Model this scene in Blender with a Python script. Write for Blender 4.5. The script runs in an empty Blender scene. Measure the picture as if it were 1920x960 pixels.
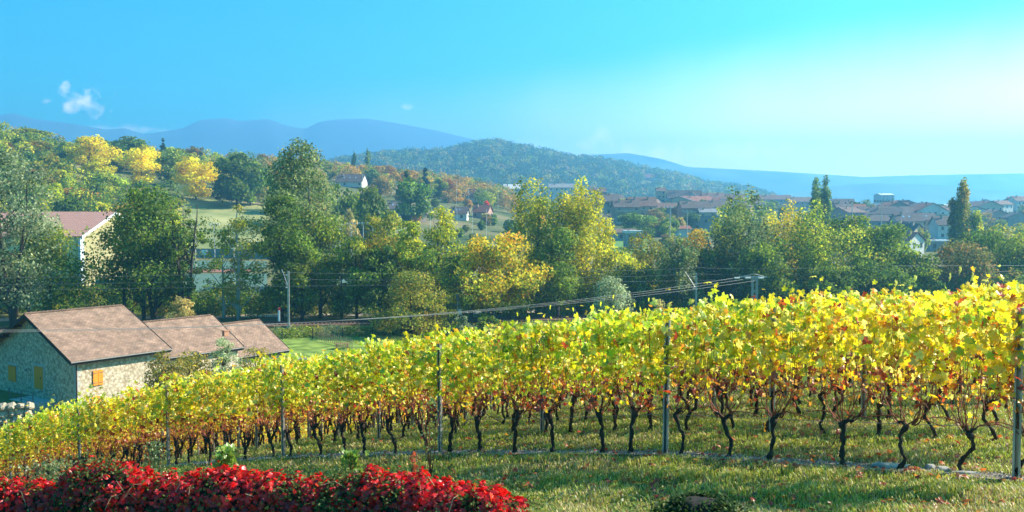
import bpy, math, random
import numpy as np
from math import radians as R
random.seed(7)
rng = np.random.default_rng(11)
SC = bpy.context.scene
COL = SC.collection

# ------------------------------------------------------------------ camera, sky, sun, exposure
F = 1800.0                                    # focal length in pixels of the 1920 wide photograph
PITCH = math.atan(80 / F)
cd = bpy.data.cameras.new('camera'); cam = bpy.data.objects.new('camera', cd); COL.objects.link(cam)
cd.lens = 36 * F / 1920; cd.sensor_width = 36; cd.clip_end = 30000; cd.clip_start = .1
cam.location = (0, 0, 0); cam.rotation_euler = (R(90) - PITCH, 0, 0)
SC.camera = cam

SUN_EL, SUN_AZ = R(35), R(77)    # azimuth measured from +Y towards +X
SUN_DIR = (math.sin(SUN_AZ) * math.cos(SUN_EL), math.cos(SUN_AZ) * math.cos(SUN_EL), math.sin(SUN_EL))
sd = bpy.data.lights.new('sun', 'SUN'); sd.energy = 5.0; sd.angle = R(.5); sd.color = (1, .88, .71)
so = bpy.data.objects.new('sun', sd); COL.objects.link(so)
from mathutils import Vector
so.rotation_euler = Vector(SUN_DIR).to_track_quat('Z', 'Y').to_euler(); so.location = (0, 0, 60)

W = bpy.data.worlds.new('World'); SC.world = W; W.use_nodes = True
nt = W.node_tree; nt.nodes.clear()
def N(t, **k):
    n = nt.nodes.new(t)
    for a, b in k.items(): setattr(n, a, b)
    return n
sky = N('ShaderNodeTexSky', sky_type='NISHITA', sun_disc=False, sun_elevation=SUN_EL, sun_rotation=SUN_AZ,
        altitude=450, air_density=1.0, dust_density=2.5, ozone_density=1.0)
tint = N('ShaderNodeMix', data_type='RGBA', blend_type='MULTIPLY'); tint.inputs[0].default_value = 1
tint.inputs[7].default_value = (.60, 1.01, 1.0, 1)
nt.links.new(sky.outputs[0], tint.inputs[6])
hs = N('ShaderNodeHueSaturation'); hs.inputs['Saturation'].default_value = 1.8; hs.inputs['Value'].default_value = 1.0
nt.links.new(tint.outputs[2], hs.inputs['Color'])
tc = N('ShaderNodeTexCoord')
cur = hs.outputs[0]
def sky_dir(px, py):
    x = (px - 960) / F; y = -(py - 480) / F
    d = Vector((x, math.cos(PITCH) + y * math.sin(PITCH), -math.sin(PITCH) + y * math.cos(PITCH))); return d.normalized()
# small fair-weather clouds low over the mountains: direction, half width, half height, strength
for px, py, wx, wy, st in [(150, 190, 38, 25, 1.0), (90, 190, 16, 8, .5), (613, 190, 9, 6, .45), (761, 202, 17, 7, .5), (1122, 262, 36, 22, .55),
                           (240, 243, 120, 8, .5), (1330, 286, 230, 20, .7), (1000, 268, 60, 12, .2)]:
    c = sky_dir(px, py)
    sub = N('ShaderNodeVectorMath', operation='SUBTRACT'); nt.links.new(tc.outputs['Generated'], sub.inputs[0]); sub.inputs[1].default_value = c
    sc_ = N('ShaderNodeVectorMath', operation='MULTIPLY'); nt.links.new(sub.outputs[0], sc_.inputs[0])
    sc_.inputs[1].default_value = (F / wx, F / wx, F / wy)
    ln = N('ShaderNodeVectorMath', operation='LENGTH'); nt.links.new(sc_.outputs[0], ln.inputs[0])
    nz = N('ShaderNodeTexNoise'); nz.inputs['Scale'].default_value = 75; nz.inputs['Detail'].default_value = 6
    nt.links.new(tc.outputs['Generated'], nz.inputs['Vector'])
    a1 = N('ShaderNodeMath', operation='MULTIPLY_ADD'); nt.links.new(nz.outputs[0], a1.inputs[0]); a1.inputs[1].default_value = 3.6; a1.inputs[2].default_value = -1.35
    a2 = N('ShaderNodeMath', operation='SUBTRACT'); nt.links.new(a1.outputs[0], a2.inputs[0]); nt.links.new(ln.outputs['Value'], a2.inputs[1])
    a3 = N('ShaderNodeMapRange'); nt.links.new(a2.outputs[0], a3.inputs[0]); a3.inputs[1].default_value = -.5; a3.inputs[2].default_value = .7
    a3.inputs[3].default_value = 0; a3.inputs[4].default_value = st
    mx = N('ShaderNodeMix', data_type='RGBA'); nt.links.new(a3.outputs[0], mx.inputs[0]); nt.links.new(cur, mx.inputs[6])
    mx.inputs[7].default_value = (14, 12, 10.5, 1); cur = mx.outputs[2]
# thin bright veil of high haze low in the sky on the sun's side
sub = N('ShaderNodeVectorMath', operation='SUBTRACT'); nt.links.new(tc.outputs['Generated'], sub.inputs[0]); sub.inputs[1].default_value = sky_dir(2350, 310)
sc_ = N('ShaderNodeVectorMath', operation='MULTIPLY'); nt.links.new(sub.outputs[0], sc_.inputs[0]); sc_.inputs[1].default_value = (F / 1650, F / 1650, F / 270)
ln = N('ShaderNodeVectorMath', operation='LENGTH'); nt.links.new(sc_.outputs[0], ln.inputs[0])
nz = N('ShaderNodeTexNoise'); nz.inputs['Scale'].default_value = 5; nz.inputs['Detail'].default_value = 5; nt.links.new(tc.outputs['Generated'], nz.inputs['Vector'])
a1 = N('ShaderNodeMath', operation='MULTIPLY_ADD'); nt.links.new(nz.outputs[0], a1.inputs[0]); a1.inputs[1].default_value = .25; nt.links.new(ln.outputs['Value'], a1.inputs[2])
a3 = N('ShaderNodeMapRange', interpolation_type='SMOOTHSTEP'); nt.links.new(a1.outputs[0], a3.inputs[0]); a3.inputs[1].default_value = 1.2; a3.inputs[2].default_value = .25; a3.inputs[3].default_value = 0; a3.inputs[4].default_value = .95
mx = N('ShaderNodeMix', data_type='RGBA'); nt.links.new(a3.outputs[0], mx.inputs[0]); nt.links.new(cur, mx.inputs[6]); mx.inputs[7].default_value = (22, 16, 14, 1); cur = mx.outputs[2]
bg = N('ShaderNodeBackground'); bg.inputs[1].default_value = .079
nt.links.new(cur, bg.inputs[0])
wo = N('ShaderNodeOutputWorld'); nt.links.new(bg.outputs[0], wo.inputs[0])
try: W.cycles.sampling_method = 'MANUAL'; W.cycles.sample_map_resolution = 512
except Exception: pass

vs = SC.view_settings; SC.display_settings.display_device = 'sRGB'
vs.view_transform = 'Standard'; vs.look = 'None'; vs.gamma = 1; vs.exposure = 1.6
cy = SC.cycles; cy.use_denoising = True; cy.max_bounces = 6; cy.diffuse_bounces = 3; cy.transmission_bounces = 4
cy.glossy_bounces = 2; cy.volume_bounces = 1; cy.caustics_reflective = False; cy.caustics_refractive = False
cy.use_adaptive_sampling = True; cy.adaptive_threshold = .02

# ------------------------------------------------------------------ coordinates
CP, SP = math.cos(PITCH), math.sin(PITCH)
def at(px, py, d):
    """the point at distance d (metres of Y) seen at pixel px, py of the 1920 x 960 photograph"""
    x = (px - 960) / F; y = -(py - 480) / F
    f = CP + y * SP
    return np.array([x / f * d, d, (-SP + y * CP) / f * d])
def proj(p):
    X, Y, Z = p; f = Y * CP - Z * SP; u = Y * SP + Z * CP
    return 960 + F * X / f, 480 - F * u / f
P0 = np.array([5.64, 10.6]); STEP = 4.534
U = np.array([-.757, .6533]); NN = np.array([.6533, .757])
TG = [-8, -4, -2, -1, 0, 1, 2, 3, 4, 5, 6, 7, 8, 9, 10, 11, 12, 13, 14, 16, 20, 60]
GG = [-2.0, -2.2, -2.45, -2.66, -2.946, -3.42, -4.15, -4.99, -5.95, -7.1, -8.35, -9.7, -11, -12.2, -13.4, -14.5, -15.4, -16.1, -16.7, -17.4, -18.3, -19]
def smooth(x): x = np.clip(x, 0, 1); return x * x * (3 - 2 * x)
C_PX = [-400, 0, 100, 200, 300, 480, 620, 700, 800, 900, 960, 1040, 1200, 2400]
C_D = [520, 550, 570, 600, 620, 680, 730, 750, 780, 800, 780, 740, 700, 700]
C_Z = [44, 39, 34, 30, 30, 29, 27, 24, 21, 15, 8, 4, 2.5, 0]
B_PX = [500, 640, 690, 760, 830, 890, 925, 1000, 1060, 1130, 1200, 1270, 1330, 1400, 1440, 1600]
B_Z = [60, 100, 108, 115, 118, 132, 138, 122, 108, 99, 83, 68, 50, 42, 28, 5]
def terrain(x, y):
    x = np.asarray(x, float); y = np.asarray(y, float)
    rx, ry = x - P0[0], y - P0[1]
    t = (rx * U[0] + ry * U[1]) / STEP; w = rx * NN[0] + ry * NN[1]
    near = np.interp(t, TG, GG) + np.interp(w, [-30, -3, 2, 10, 20, 30, 60, 120], [.3, 0, 0, -.4, -.9, -2.2, -10, -25])
    ys = np.maximum(y, 1)
    px = 960 + F * x / ys * (1 / 1.0)
    yr = 155 + .2 * x
    V = np.full_like(near, -18.2)
    e = np.abs(y - yr); V = V + 1.1 * (1 - smooth((e - 3.2) / 2.6)) * (y > 60)
    V = V + 3.2 * smooth((y - 172) / 80)
    D = np.interp(px, C_PX, C_D); Zc = np.interp(px, C_PX, C_Z)
    V = V + (Zc + 15) * smooth((y - 250) / np.maximum(D - 250, 10))
    V = np.where(y > D, V + (-2 - Zc) * smooth((y - D) / 350), V)
    Zb = np.interp(px, B_PX, B_Z)
    V = V + (Zb + 2) * smooth((y - 1050) / 950) * (1 - smooth((y - 2050) / 1200))
    k = 1.2; m = np.maximum(near, V)
    return m + k * np.log(np.exp((near - m) / k) + np.exp((V - m) / k)) * (np.abs(near - V) < 12)
def tz(x, y): return float(terrain(np.array([x]), np.array([y]))[0])

# ------------------------------------------------------------------ helpers: materials
def newmat(name):
    m = bpy.data.materials.new(name); m.use_nodes = True; m.node_tree.nodes.clear(); return m, m.node_tree
def solid(name, col, rough=.8, var=.25, scale=4.0, bump=0.0, metal=0.0, spec=.3, col2=None, detail=5, stretch=None):
    m, t = newmat(name); n = t.nodes; L = t.links
    o = n.new('ShaderNodeOutputMaterial'); b = n.new('ShaderNodeBsdfPrincipled'); L.new(b.outputs[0], o.inputs[0])
    b.inputs['Roughness'].default_value = rough; b.inputs['Metallic'].default_value = metal
    b.inputs['Specular IOR Level'].default_value = spec
    c = n.new('ShaderNodeTexCoord'); z = n.new('ShaderNodeTexNoise'); z.inputs['Scale'].default_value = scale; z.inputs['Detail'].default_value = detail
    if stretch:
        mp = n.new('ShaderNodeMapping'); mp.inputs['Scale'].default_value = stretch; L.new(c.outputs['Object'], mp.inputs[0]); L.new(mp.outputs[0], z.inputs['Vector'])
    else: L.new(c.outputs['Object'], z.inputs['Vector'])
    r = n.new('ShaderNodeValToRGB'); L.new(z.outputs[0], r.inputs[0])
    a = tuple(v * (1 - var) for v in col); d = tuple(min(1, v * (1 + var)) for v in (col2 or col))
    r.color_ramp.elements[0].position = .32; r.color_ramp.elements[0].color = (*a, 1)
    r.color_ramp.elements[1].position = .68; r.color_ramp.elements[1].color = (*d, 1)
    L.new(r.outputs[0], b.inputs['Base Color'])
    if bump:
        q = n.new('ShaderNodeBump'); q.inputs['Strength'].default_value = bump; q.inputs['Distance'].default_value = .05
        L.new(z.outputs[0], q.inputs['Height']); L.new(q.outputs[0], b.inputs['Normal'])
    return m
def leafmat(name, trans=.45, gloss=.06, rough=.45, objvar=0.0):
    m, t = newmat(name); n = t.nodes; L = t.links
    at_ = n.new('ShaderNodeAttribute'); at_.attribute_name = 'tint'
    src = at_.outputs['Color']
    if objvar:
        oi = n.new('ShaderNodeObjectInfo'); h = n.new('ShaderNodeHueSaturation')
        a = n.new('ShaderNodeMapRange'); L.new(oi.outputs['Random'], a.inputs[0]); a.inputs[3].default_value = 0.5 - .02 * objvar; a.inputs[4].default_value = .5 + .015 * objvar
        a2 = n.new('ShaderNodeMath'); a2.operation = 'MULTIPLY'; L.new(oi.outputs['Random'], a2.inputs[0]); a2.inputs[1].default_value = 7.31
        a3 = n.new('ShaderNodeMath'); a3.operation = 'FRACT'; L.new(a2.outputs[0], a3.inputs[0])
        a4 = n.new('ShaderNodeMapRange'); L.new(a3.outputs[0], a4.inputs[0]); a4.inputs[3].default_value = 1 - .3 * objvar; a4.inputs[4].default_value = 1 + .3 * objvar
        L.new(a.outputs[0], h.inputs['Hue']); L.new(a4.outputs[0], h.inputs['Value']); L.new(src, h.inputs['Color']); src = h.outputs[0]
    o = n.new('ShaderNodeOutputMaterial')
    d = n.new('ShaderNodeBsdfDiffuse'); tr = n.new('ShaderNodeBsdfTranslucent'); g = n.new('ShaderNodeBsdfGlossy'); g.inputs['Roughness'].default_value = rough
    L.new(src, d.inputs[0]); L.new(src, tr.inputs[0])
    m1 = n.new('ShaderNodeMixShader'); m1.inputs[0].default_value = trans; L.new(d.outputs[0], m1.inputs[1]); L.new(tr.outputs[0], m1.inputs[2])
    m2 = n.new('ShaderNodeMixShader'); m2.inputs[0].default_value = gloss; L.new(m1.outputs[0], m2.inputs[1]); L.new(g.outputs[0], m2.inputs[2])
    L.new(m2.outputs[0], o.inputs[0]); return m
M_LEAF = leafmat('tree_leaf', .5, .015, .6)
M_LEAFV = leafmat('hill_leaf', .45, .01, objvar=1.0)
M_VINE = leafmat('vine_leaf', .55, .05, .4)
M_VINEV = leafmat('vine_leaf_varied', .55, .05, .4, objvar=.45)
M_CREEP = leafmat('creeper_leaf', .5, .05, .35)
M_GRASS = leafmat('grass_blade', .4, .05, .4)
M_BARK = solid('bark', (.045, .033, .024), .9, .4, 6, .5, stretch=(1, 1, .25))
M_PBARK = solid('pale_bark', (.16, .14, .11), .9, .35, 4, .4, stretch=(1, 1, .3))
M_BIRCH = solid('birch_bark', (.5, .48, .43), .8, .5, 5, .2, stretch=(1, 1, 3))
M_VBARK = solid('vine_bark', (.045, .032, .024), .95, .5, 30, .9, stretch=(1, 1, .3))
M_CANE = solid('vine_cane', (.24, .06, .028), .6, .4, 12)
M_STEEL = solid('galvanised_steel', (.40, .38, .36), .45, .22, 14, 0, .55, .5, stretch=(1, 1, .15))
M_WIRE = solid('wire_metal', (.30, .29, .28), .5, .1, 5, 0, .5)

# ------------------------------------------------------------------ helpers: meshes
def mesh_arrays(name, V, F_, mats, cols=None, midx=None, smooth_=False):
    """V (n,3); F_ list of (m,k) index arrays; cols (faces,3)"""
    me = bpy.data.meshes.new(name)
    me.vertices.add(len(V)); me.vertices.foreach_set('co', np.ascontiguousarray(V, np.float32).ravel())
    tot = np.concatenate([np.full(len(f), f.shape[1], np.int32) for f in F_]); loops = np.concatenate([f.ravel() for f in F_]).astype(np.int32)
    me.loops.add(len(loops)); me.loops.foreach_set('vertex_index', loops)
    me.polygons.add(len(tot)); st = np.concatenate([[0], np.cumsum(tot)[:-1]]).astype(np.int32)
    me.polygons.foreach_set('loop_start', st); me.polygons.foreach_set('loop_total', tot)
    if midx is not None: me.polygons.foreach_set('material_index', np.asarray(midx, np.int32))
    me.polygons.foreach_set('use_smooth', np.full(len(tot), bool(smooth_)))
    for m in (mats if isinstance(mats, (list, tuple)) else [mats]): me.materials.append(m)
    if cols is not None:
        a = me.attributes.new('tint', 'FLOAT_COLOR', 'FACE')
        c4 = np.ones((len(tot), 4), np.float32); c4[:, :3] = cols; a.data.foreach_set('color', c4.ravel())
    me.update(calc_edges=True); return me
def link(name, me, parent=None):
    o = bpy.data.objects.new(name, me); COL.objects.link(o)
    if parent is not None: o.parent = parent
    return o
def tag(o, label=None, cat=None, group=None, kind=None):
    for k, v in (('label', label), ('category', cat), ('group', group), ('kind', kind)):
        if v: o[k] = v
    return o
def empty(name, loc, rz=0, **k):
    o = bpy.data.objects.new(name, None); COL.objects.link(o); o.location = [float(v) for v in loc]; o.rotation_euler = (0, 0, rz); o.empty_display_size = .2
    return tag(o, **k)
class MB:
    def __init__(s): s.v = []; s.f = []; s.n = 0
    def add(s, V, Fs):
        s.v.append(np.asarray(V, float))
        for f in Fs: s.f.append(tuple(int(i) + s.n for i in f))
        s.n += len(V); return s
    def box(s, c, size, rz=0.0, ax=None):
        c = np.array(c, float); h = np.array(size, float) / 2
        q = np.array([[i, j, k] for i in (-1, 1) for j in (-1, 1) for k in (-1, 1)]) * h
        if ax is not None: q = q @ np.array(ax, float)
        elif rz: q = q @ np.array([[math.cos(rz), math.sin(rz), 0], [-math.sin(rz), math.cos(rz), 0], [0, 0, 1]])
        return s.add(q + c, [(0, 1, 3, 2), (4, 6, 7, 5), (0, 4, 5, 1), (2, 3, 7, 6), (0, 2, 6, 4), (1, 5, 7, 3)])
    def tube(s, P, r, sides=6, cap=True):
        P = np.array(P, float); n = len(P); r = np.broadcast_to(np.asarray(r, float), (n,))
        T = np.gradient(P, axis=0); T /= np.linalg.norm(T, axis=1)[:, None] + 1e-9
        ref = np.array([0, 0, 1.0]) if abs(T[0][2]) < .9 else np.array([1.0, 0, 0])
        V = []
        for i in range(n):
            a = np.cross(T[i], ref); a /= np.linalg.norm(a) + 1e-9; b = np.cross(T[i], a)
            for k in range(sides):
                an = 2 * math.pi * k / sides; V.append(P[i] + r[i] * (math.cos(an) * a + math.sin(an) * b))
        Fs = [(i * sides + k, i * sides + (k + 1) % sides, (i + 1) * sides + (k + 1) % sides, (i + 1) * sides + k) for i in range(n - 1) for k in range(sides)]
        if cap: Fs += [tuple(range(sides))[::-1], tuple((n - 1) * sides + k for k in range(sides))]
        return s.add(V, Fs)
    def prism(s, poly, off):
        """closed polygon of 3-D points extruded by vector off"""
        P = np.array(poly, float); n = len(P); V = np.concatenate([P, P + np.array(off, float)])
        Fs = [tuple(range(n))[::-1], tuple(range(n, 2 * n))] + [(i, (i + 1) % n, (i + 1) % n + n, i + n) for i in range(n)]
        return s.add(V, Fs)
    def mesh(s, name, mat, smooth_=False):
        me = bpy.data.meshes.new(name); me.from_pydata(np.concatenate(s.v).tolist(), [], s.f)
        me.materials.append(mat)
        if smooth_: me.polygons.foreach_set('use_smooth', [True] * len(me.polygons))
        me.update(); return me
    def build(s, name, mat, parent=None, smooth_=False): return link(name, s.mesh(name, mat, smooth_), parent)

def unit(a): return a / (np.linalg.norm(a, axis=-1, keepdims=True) + 1e-9)
def leaf_quads(P, size, nrm=None, rnd=1.0, aspect=.75, fold=False):
    """one pointed rhombus per point"""
    n = len(P); size = np.broadcast_to(np.asarray(size, float), (n,))[:, None]
    a = rng.normal(size=(n, 3)) * rnd
    if nrm is not None: a = a + nrm
    a = unit(a); b = unit(np.cross(a, rng.normal(size=(n, 3)))); c = np.cross(a, b)
    V = np.stack([P - b * size * .5, P + c * size * .5 * aspect, P + b * size * .5, P - c * size * .5 * aspect], 1).reshape(-1, 3)
    return V, np.arange(4 * n).reshape(n, 4)
def pick(pal, n, jit=.12, wts=None):
    pal = np.array(pal, float); i = rng.choice(len(pal), n, p=None if wts is None else np.array(wts) / sum(wts))
    c = pal[i] * (1 + rng.normal(size=(n, 1)) * jit); return np.clip(c * (1 + rng.normal(size=(n, 3)) * jit * .35), .003, .95)

# ------------------------------------------------------------------ setting: ground
def ground_mat():
    m, t = newmat('ground'); n = t.nodes; L = t.links
    o = n.new('ShaderNodeOutputMaterial'); b = n.new('ShaderNodeBsdfPrincipled'); L.new(b.outputs[0], o.inputs[0]); b.inputs['Roughness'].default_value = .95; b.inputs['Specular IOR Level'].default_value = .1
    c = n.new('ShaderNodeTexCoord')
    def noise(s, d=6):
        z = n.new('ShaderNodeTexNoise'); z.inputs['Scale'].default_value = s; z.inputs['Detail'].default_value = d; L.new(c.outputs['Object'], z.inputs['Vector']); return z.outputs[0]
    def ramp(x, st):
        r = n.new('ShaderNodeValToRGB'); L.new(x, r.inputs[0]); e = r.color_ramp.elements
        e[0].position = st[0][0]; e[0].color = (*st[0][1], 1); e[1].position = st[-1][0]; e[1].color = (*st[-1][1], 1)
        for p, q in st[1:-1]: k = e.new(p); k.color = (*q, 1)
        return r.outputs[0]
    def mix(f, a, b_):
        x = n.new('ShaderNodeMix'); x.data_type = 'RGBA'; L.new(f, x.inputs[0]); L.new(a, x.inputs[6]); L.new(b_, x.inputs[7]); return x.outputs[2]
    near = ramp(noise(1.3, 9), [(.3, (.075, .055, .03)), (.45, (.075, .085, .022)), (.6, (.10, .12, .03)), (.72, (.15, .13, .055))])
    far = ramp(noise(.03, 8), [(.35, (.05, .075, .02)), (.5, (.13, .13, .05)), (.65, (.2, .16, .08))])
    sp = n.new('ShaderNodeSeparateXYZ'); L.new(c.outputs['Object'], sp.inputs[0])
    mr = n.new('ShaderNodeMapRange'); L.new(sp.outputs[1], mr.inputs[0]); mr.inputs[1].default_value = 60; mr.inputs[2].default_value = 300
    col = mix(mr.outputs[0], near, far); L.new(col, b.inputs['Base Color'])
    q = n.new('ShaderNodeBump'); q.inputs['Strength'].default_value = .6; q.inputs['Distance'].default_value = .06; L.new(noise(9, 6), q.inputs['Height']); L.new(q.outputs[0], b.inputs['Normal'])
    return m
ys = np.unique(np.concatenate([np.linspace(-25, 6, 12), np.linspace(6, 40, 110), np.linspace(40, 320, 180), np.linspace(320, 900, 90), np.linspace(900, 3400, 90), np.linspace(3400, 6200, 8)]))
ss = np.linspace(-1, 1, 301)
YY, SS = np.meshgrid(ys, ss, indexing='ij'); XX = SS * (np.abs(YY) * .85 + 30)
ZZ = terrain(XX, YY); nr, nc = YY.shape
idx = np.arange(nr * nc).reshape(nr, nc)
quads = np.stack([idx[:-1, :-1], idx[:-1, 1:], idx[1:, 1:], idx[1:, :-1]], -1).reshape(-1, 4)
tag(link('ground', mesh_arrays('ground', np.stack([XX, YY, ZZ], -1).reshape(-1, 3), [quads], ground_mat(), smooth_=True)), kind='structure')

def ribbon(name, pts, width, mat, lift=.03, kind='structure', nw=4, label=None):
    """a strip lying on the terrain; pts (x,y) polyline, resampled"""
    pts = np.array(pts, float); seg = np.concatenate([[0], np.cumsum(np.linalg.norm(np.diff(pts, axis=0), axis=1))])
    n = max(4, int(seg[-1] / 1.0)); s = np.linspace(0, seg[-1], n)
    P = np.stack([np.interp(s, seg, pts[:, 0]), np.interp(s, seg, pts[:, 1])], 1); T = unit(np.gradient(P, axis=0)); Q = np.stack([T[:, 1], -T[:, 0]], 1)
    k = np.linspace(-.5, .5, nw + 1)
    G = P[:, None, :] + Q[:, None, :] * (k[None, :, None] * width)
    Z = terrain(G[..., 0], G[..., 1]) + lift; V = np.concatenate([G, Z[..., None]], -1).reshape(-1, 3)
    i = np.arange(n * (nw + 1)).reshape(n, nw + 1); q = np.stack([i[:-1, :-1], i[1:, :-1], i[1:, 1:], i[:-1, 1:]], -1).reshape(-1, 4)
    o = link(name, mesh_arrays(name, V, [q], mat, smooth_=True)); tag(o, label, kind=kind); return o

# far ranges: closed ridges of their own depth
def ridge(name, prof, d, depth, mat, rough=.06, seed=0, base=-20):
    g = np.random.default_rng(seed); px = np.array([p[0] for p in prof], float); py = np.array([p[1] for p in prof], float)
    n = 700; xs = np.linspace(px[0], px[-1], n); zz = np.array([at(a, np.interp(a, px, py), d)[2] for a in xs]); X = np.array([at(a, 300, d)[0] for a in xs])
    kk_ = np.hanning(15); kk_ /= kk_.sum(); zp = np.pad(zz, 7, mode='edge'); zz = np.convolve(zp, kk_, 'valid'); kb = np.hanning(241); kb /= kb.sum(); zb = np.convolve(np.pad(zz, 120, mode='edge'), kb, 'valid')
    rows = 23; V = []
    ph = g.uniform(0, 6.28, 12); fr = g.uniform(.004, .03, 12) * 3000 / d
    for j in range(rows):
        v = j / (rows - 1) * 2 - 1; prf = (1 - abs(v) ** 1.3)
        wob = sum(np.sin(X * fr[k] + ph[k] + v * (2 + k)) for k in range(12)) / 12
        Y = d + v * depth * .5
        mixv = min(1, abs(v) * 2.2); zv = zz * (1 - mixv) + np.minimum(zb, zz * .5 + zb * .5) * mixv; Z = base + (zv - base) * np.clip(prf + (rough * wob * 2.2 * min(1, abs(v) * 3) if abs(v) < .999 else 0), 0, 1)
        V.append(np.stack([X * (Y / d) if v < 0 else X, np.full(n, Y), Z], 1))
    V = np.concatenate(V); i = np.arange(rows * n).reshape(rows, n); q = np.stack([i[:-1, :-1], i[:-1, 1:], i[1:, 1:], i[1:, :-1]], -1).reshape(-1, 4)
    tag(link(name, mesh_arrays(name, V, [q], mat, smooth_=True)), kind='structure')
M_FAR = solid('distant_forest', (.04, .07, .05), .95, .5, .006, 0, 0, .05, (.09, .12, .07), 10)
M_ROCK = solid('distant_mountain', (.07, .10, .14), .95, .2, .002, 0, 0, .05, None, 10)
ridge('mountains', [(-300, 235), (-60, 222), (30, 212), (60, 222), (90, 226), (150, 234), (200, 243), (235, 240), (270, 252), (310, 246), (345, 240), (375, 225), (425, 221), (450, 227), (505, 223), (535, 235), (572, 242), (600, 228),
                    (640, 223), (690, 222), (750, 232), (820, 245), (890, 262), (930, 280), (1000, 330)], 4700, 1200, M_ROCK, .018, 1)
ridge('distant_hills', [(1040, 330), (1110, 290), (1180, 287), (1240, 298), (1290, 313), (1350, 316), (1450, 321), (1560, 328), (1620, 332), (1700, 329), (1800, 327), (1920, 325), (2300, 318)], 4000, 900, M_FAR, .03, 2)
ridge('lower_distant_hills', [(1330, 392), (1420, 372), (1500, 360), (1570, 348), (1650, 343), (1760, 347), (1850, 356), (1950, 362), (2300, 360)], 3100, 700, M_FAR, .04, 3)

# haze: one closed box of thin air round the whole scene
hz, t = newmat('haze'); pv = t.nodes.new('ShaderNodeVolumePrincipled'); oo = t.nodes.new('ShaderNodeOutputMaterial'); t.links.new(pv.outputs[0], oo.inputs['Volume'])
pv.inputs['Color'].default_value = (.20, .57, .95, 1); pv.inputs['Density'].default_value = 3.9e-4; pv.inputs['Anisotropy'].default_value = .5
b = MB(); b.box((0, 3130, 231), (11400, 6330, 505)); h = b.build('haze', hz); tag(h, kind='stuff', label='thin blue autumn haze over the valley')


# ------------------------------------------------------------------ the vineyard
ORD = ['zeroth', 'first', 'second', 'third', 'fourth', 'fifth', 'sixth', 'seventh', 'eighth', 'ninth', 'tenth', 'eleventh', 'twelfth', 'thirteenth', 'fourteenth', 'fifteenth', 'sixteenth', 'seventeenth', 'eighteenth', 'nineteenth']
TENS = ['', '', 'twent', 'thirt', 'fort', 'fift', 'sixt', 'sevent', 'eight', 'ninet']
def ordinal(n):
    if n < 20: return ORD[n]
    if n >= 100: return 'hundred and ' + ordinal(n - 100) if n > 100 else 'hundredth'
    return TENS[n // 10] + 'ieth' if n % 10 == 0 else TENS[n // 10] + 'y-' + ORD[n % 10]
LEAF_OUT = np.array([(0, 0, 0), (-.30, -.22, -.06), (-.52, .05, -.10), (-.36, .22, 0), (-.50, .55, -.10), (-.22, .55, 0), (0, .95, -.12), (.22, .55, 0), (.50, .55, -.10), (.36, .22, 0), (.52, .05, -.10), (.30, -.22, -.06)])
LEAF_OUT[:, 1] -= .3
LEAF_FAN = np.concatenate([[[0, 0.02, .05]], LEAF_OUT])          # centre + 12 outline points
def vine_leaves(P, size, up_bias=.25, detail=True):
    n = len(P); nrm = unit(rng.normal(size=(n, 3)) * np.array([1, 1, .7]) + np.array([0, 0, up_bias]))
    tip = np.array([0, 0, -1.0]) + rng.normal(size=(n, 3)) * .7
    y = unit(tip - nrm * (tip * nrm).sum(1, keepdims=True)); x = np.cross(y, nrm); s = np.asarray(size)[:, None, None]
    T = LEAF_FAN if detail else np.array([(-.45, .1, -.1), (0, -.4, 0), (.45, .1, -.1), (0, .6, -.1)])
    V = P[:, None, :] + s * (T[None, :, 0:1] * x[:, None] + T[None, :, 1:2] * y[:, None] + T[None, :, 2:3] * nrm[:, None])
    if detail:
        k = np.arange(12); tri = np.stack([np.zeros(12, int), 1 + k, 1 + (k + 1) % 12], 1)
        Fc = (tri[None] + 13 * np.arange(n)[:, None, None]).reshape(-1, 3); rep = 12
    else:
        Fc = np.arange(4 * n).reshape(n, 4); rep = 1
    return V.reshape(-1, 3), Fc, rep
YG, GR, YE, PY, OR, RD = (.58, .64, .03), (.28, .42, .03), (.90, .68, .025), (.90, .80, .16), (.78, .34, .03), (.46, .08, .025)
def vine_colours(h, green):
    """real leaf colours: green to yellow high in the canopy, orange and red leaves low on the canes"""
    n = len(h); c = np.zeros((n, 3)); u = rng.random(n); lo = np.clip((1.25 + .28 * max(0, .62 - green) - h) / .5, 0, 1)
    hi = pick([YG, GR, YE, PY, OR, RD], n, .16, [green * 1.1, green * .36, 1.25 - green * .45, .5, .17, .06]); low = pick([YE, OR, RD, PY, (.25, .06, .03)], n, .2, [.20, .34, .40, .06, .12])
    m = (u < lo)[:, None]; return np.where(m, low, hi)
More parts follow.
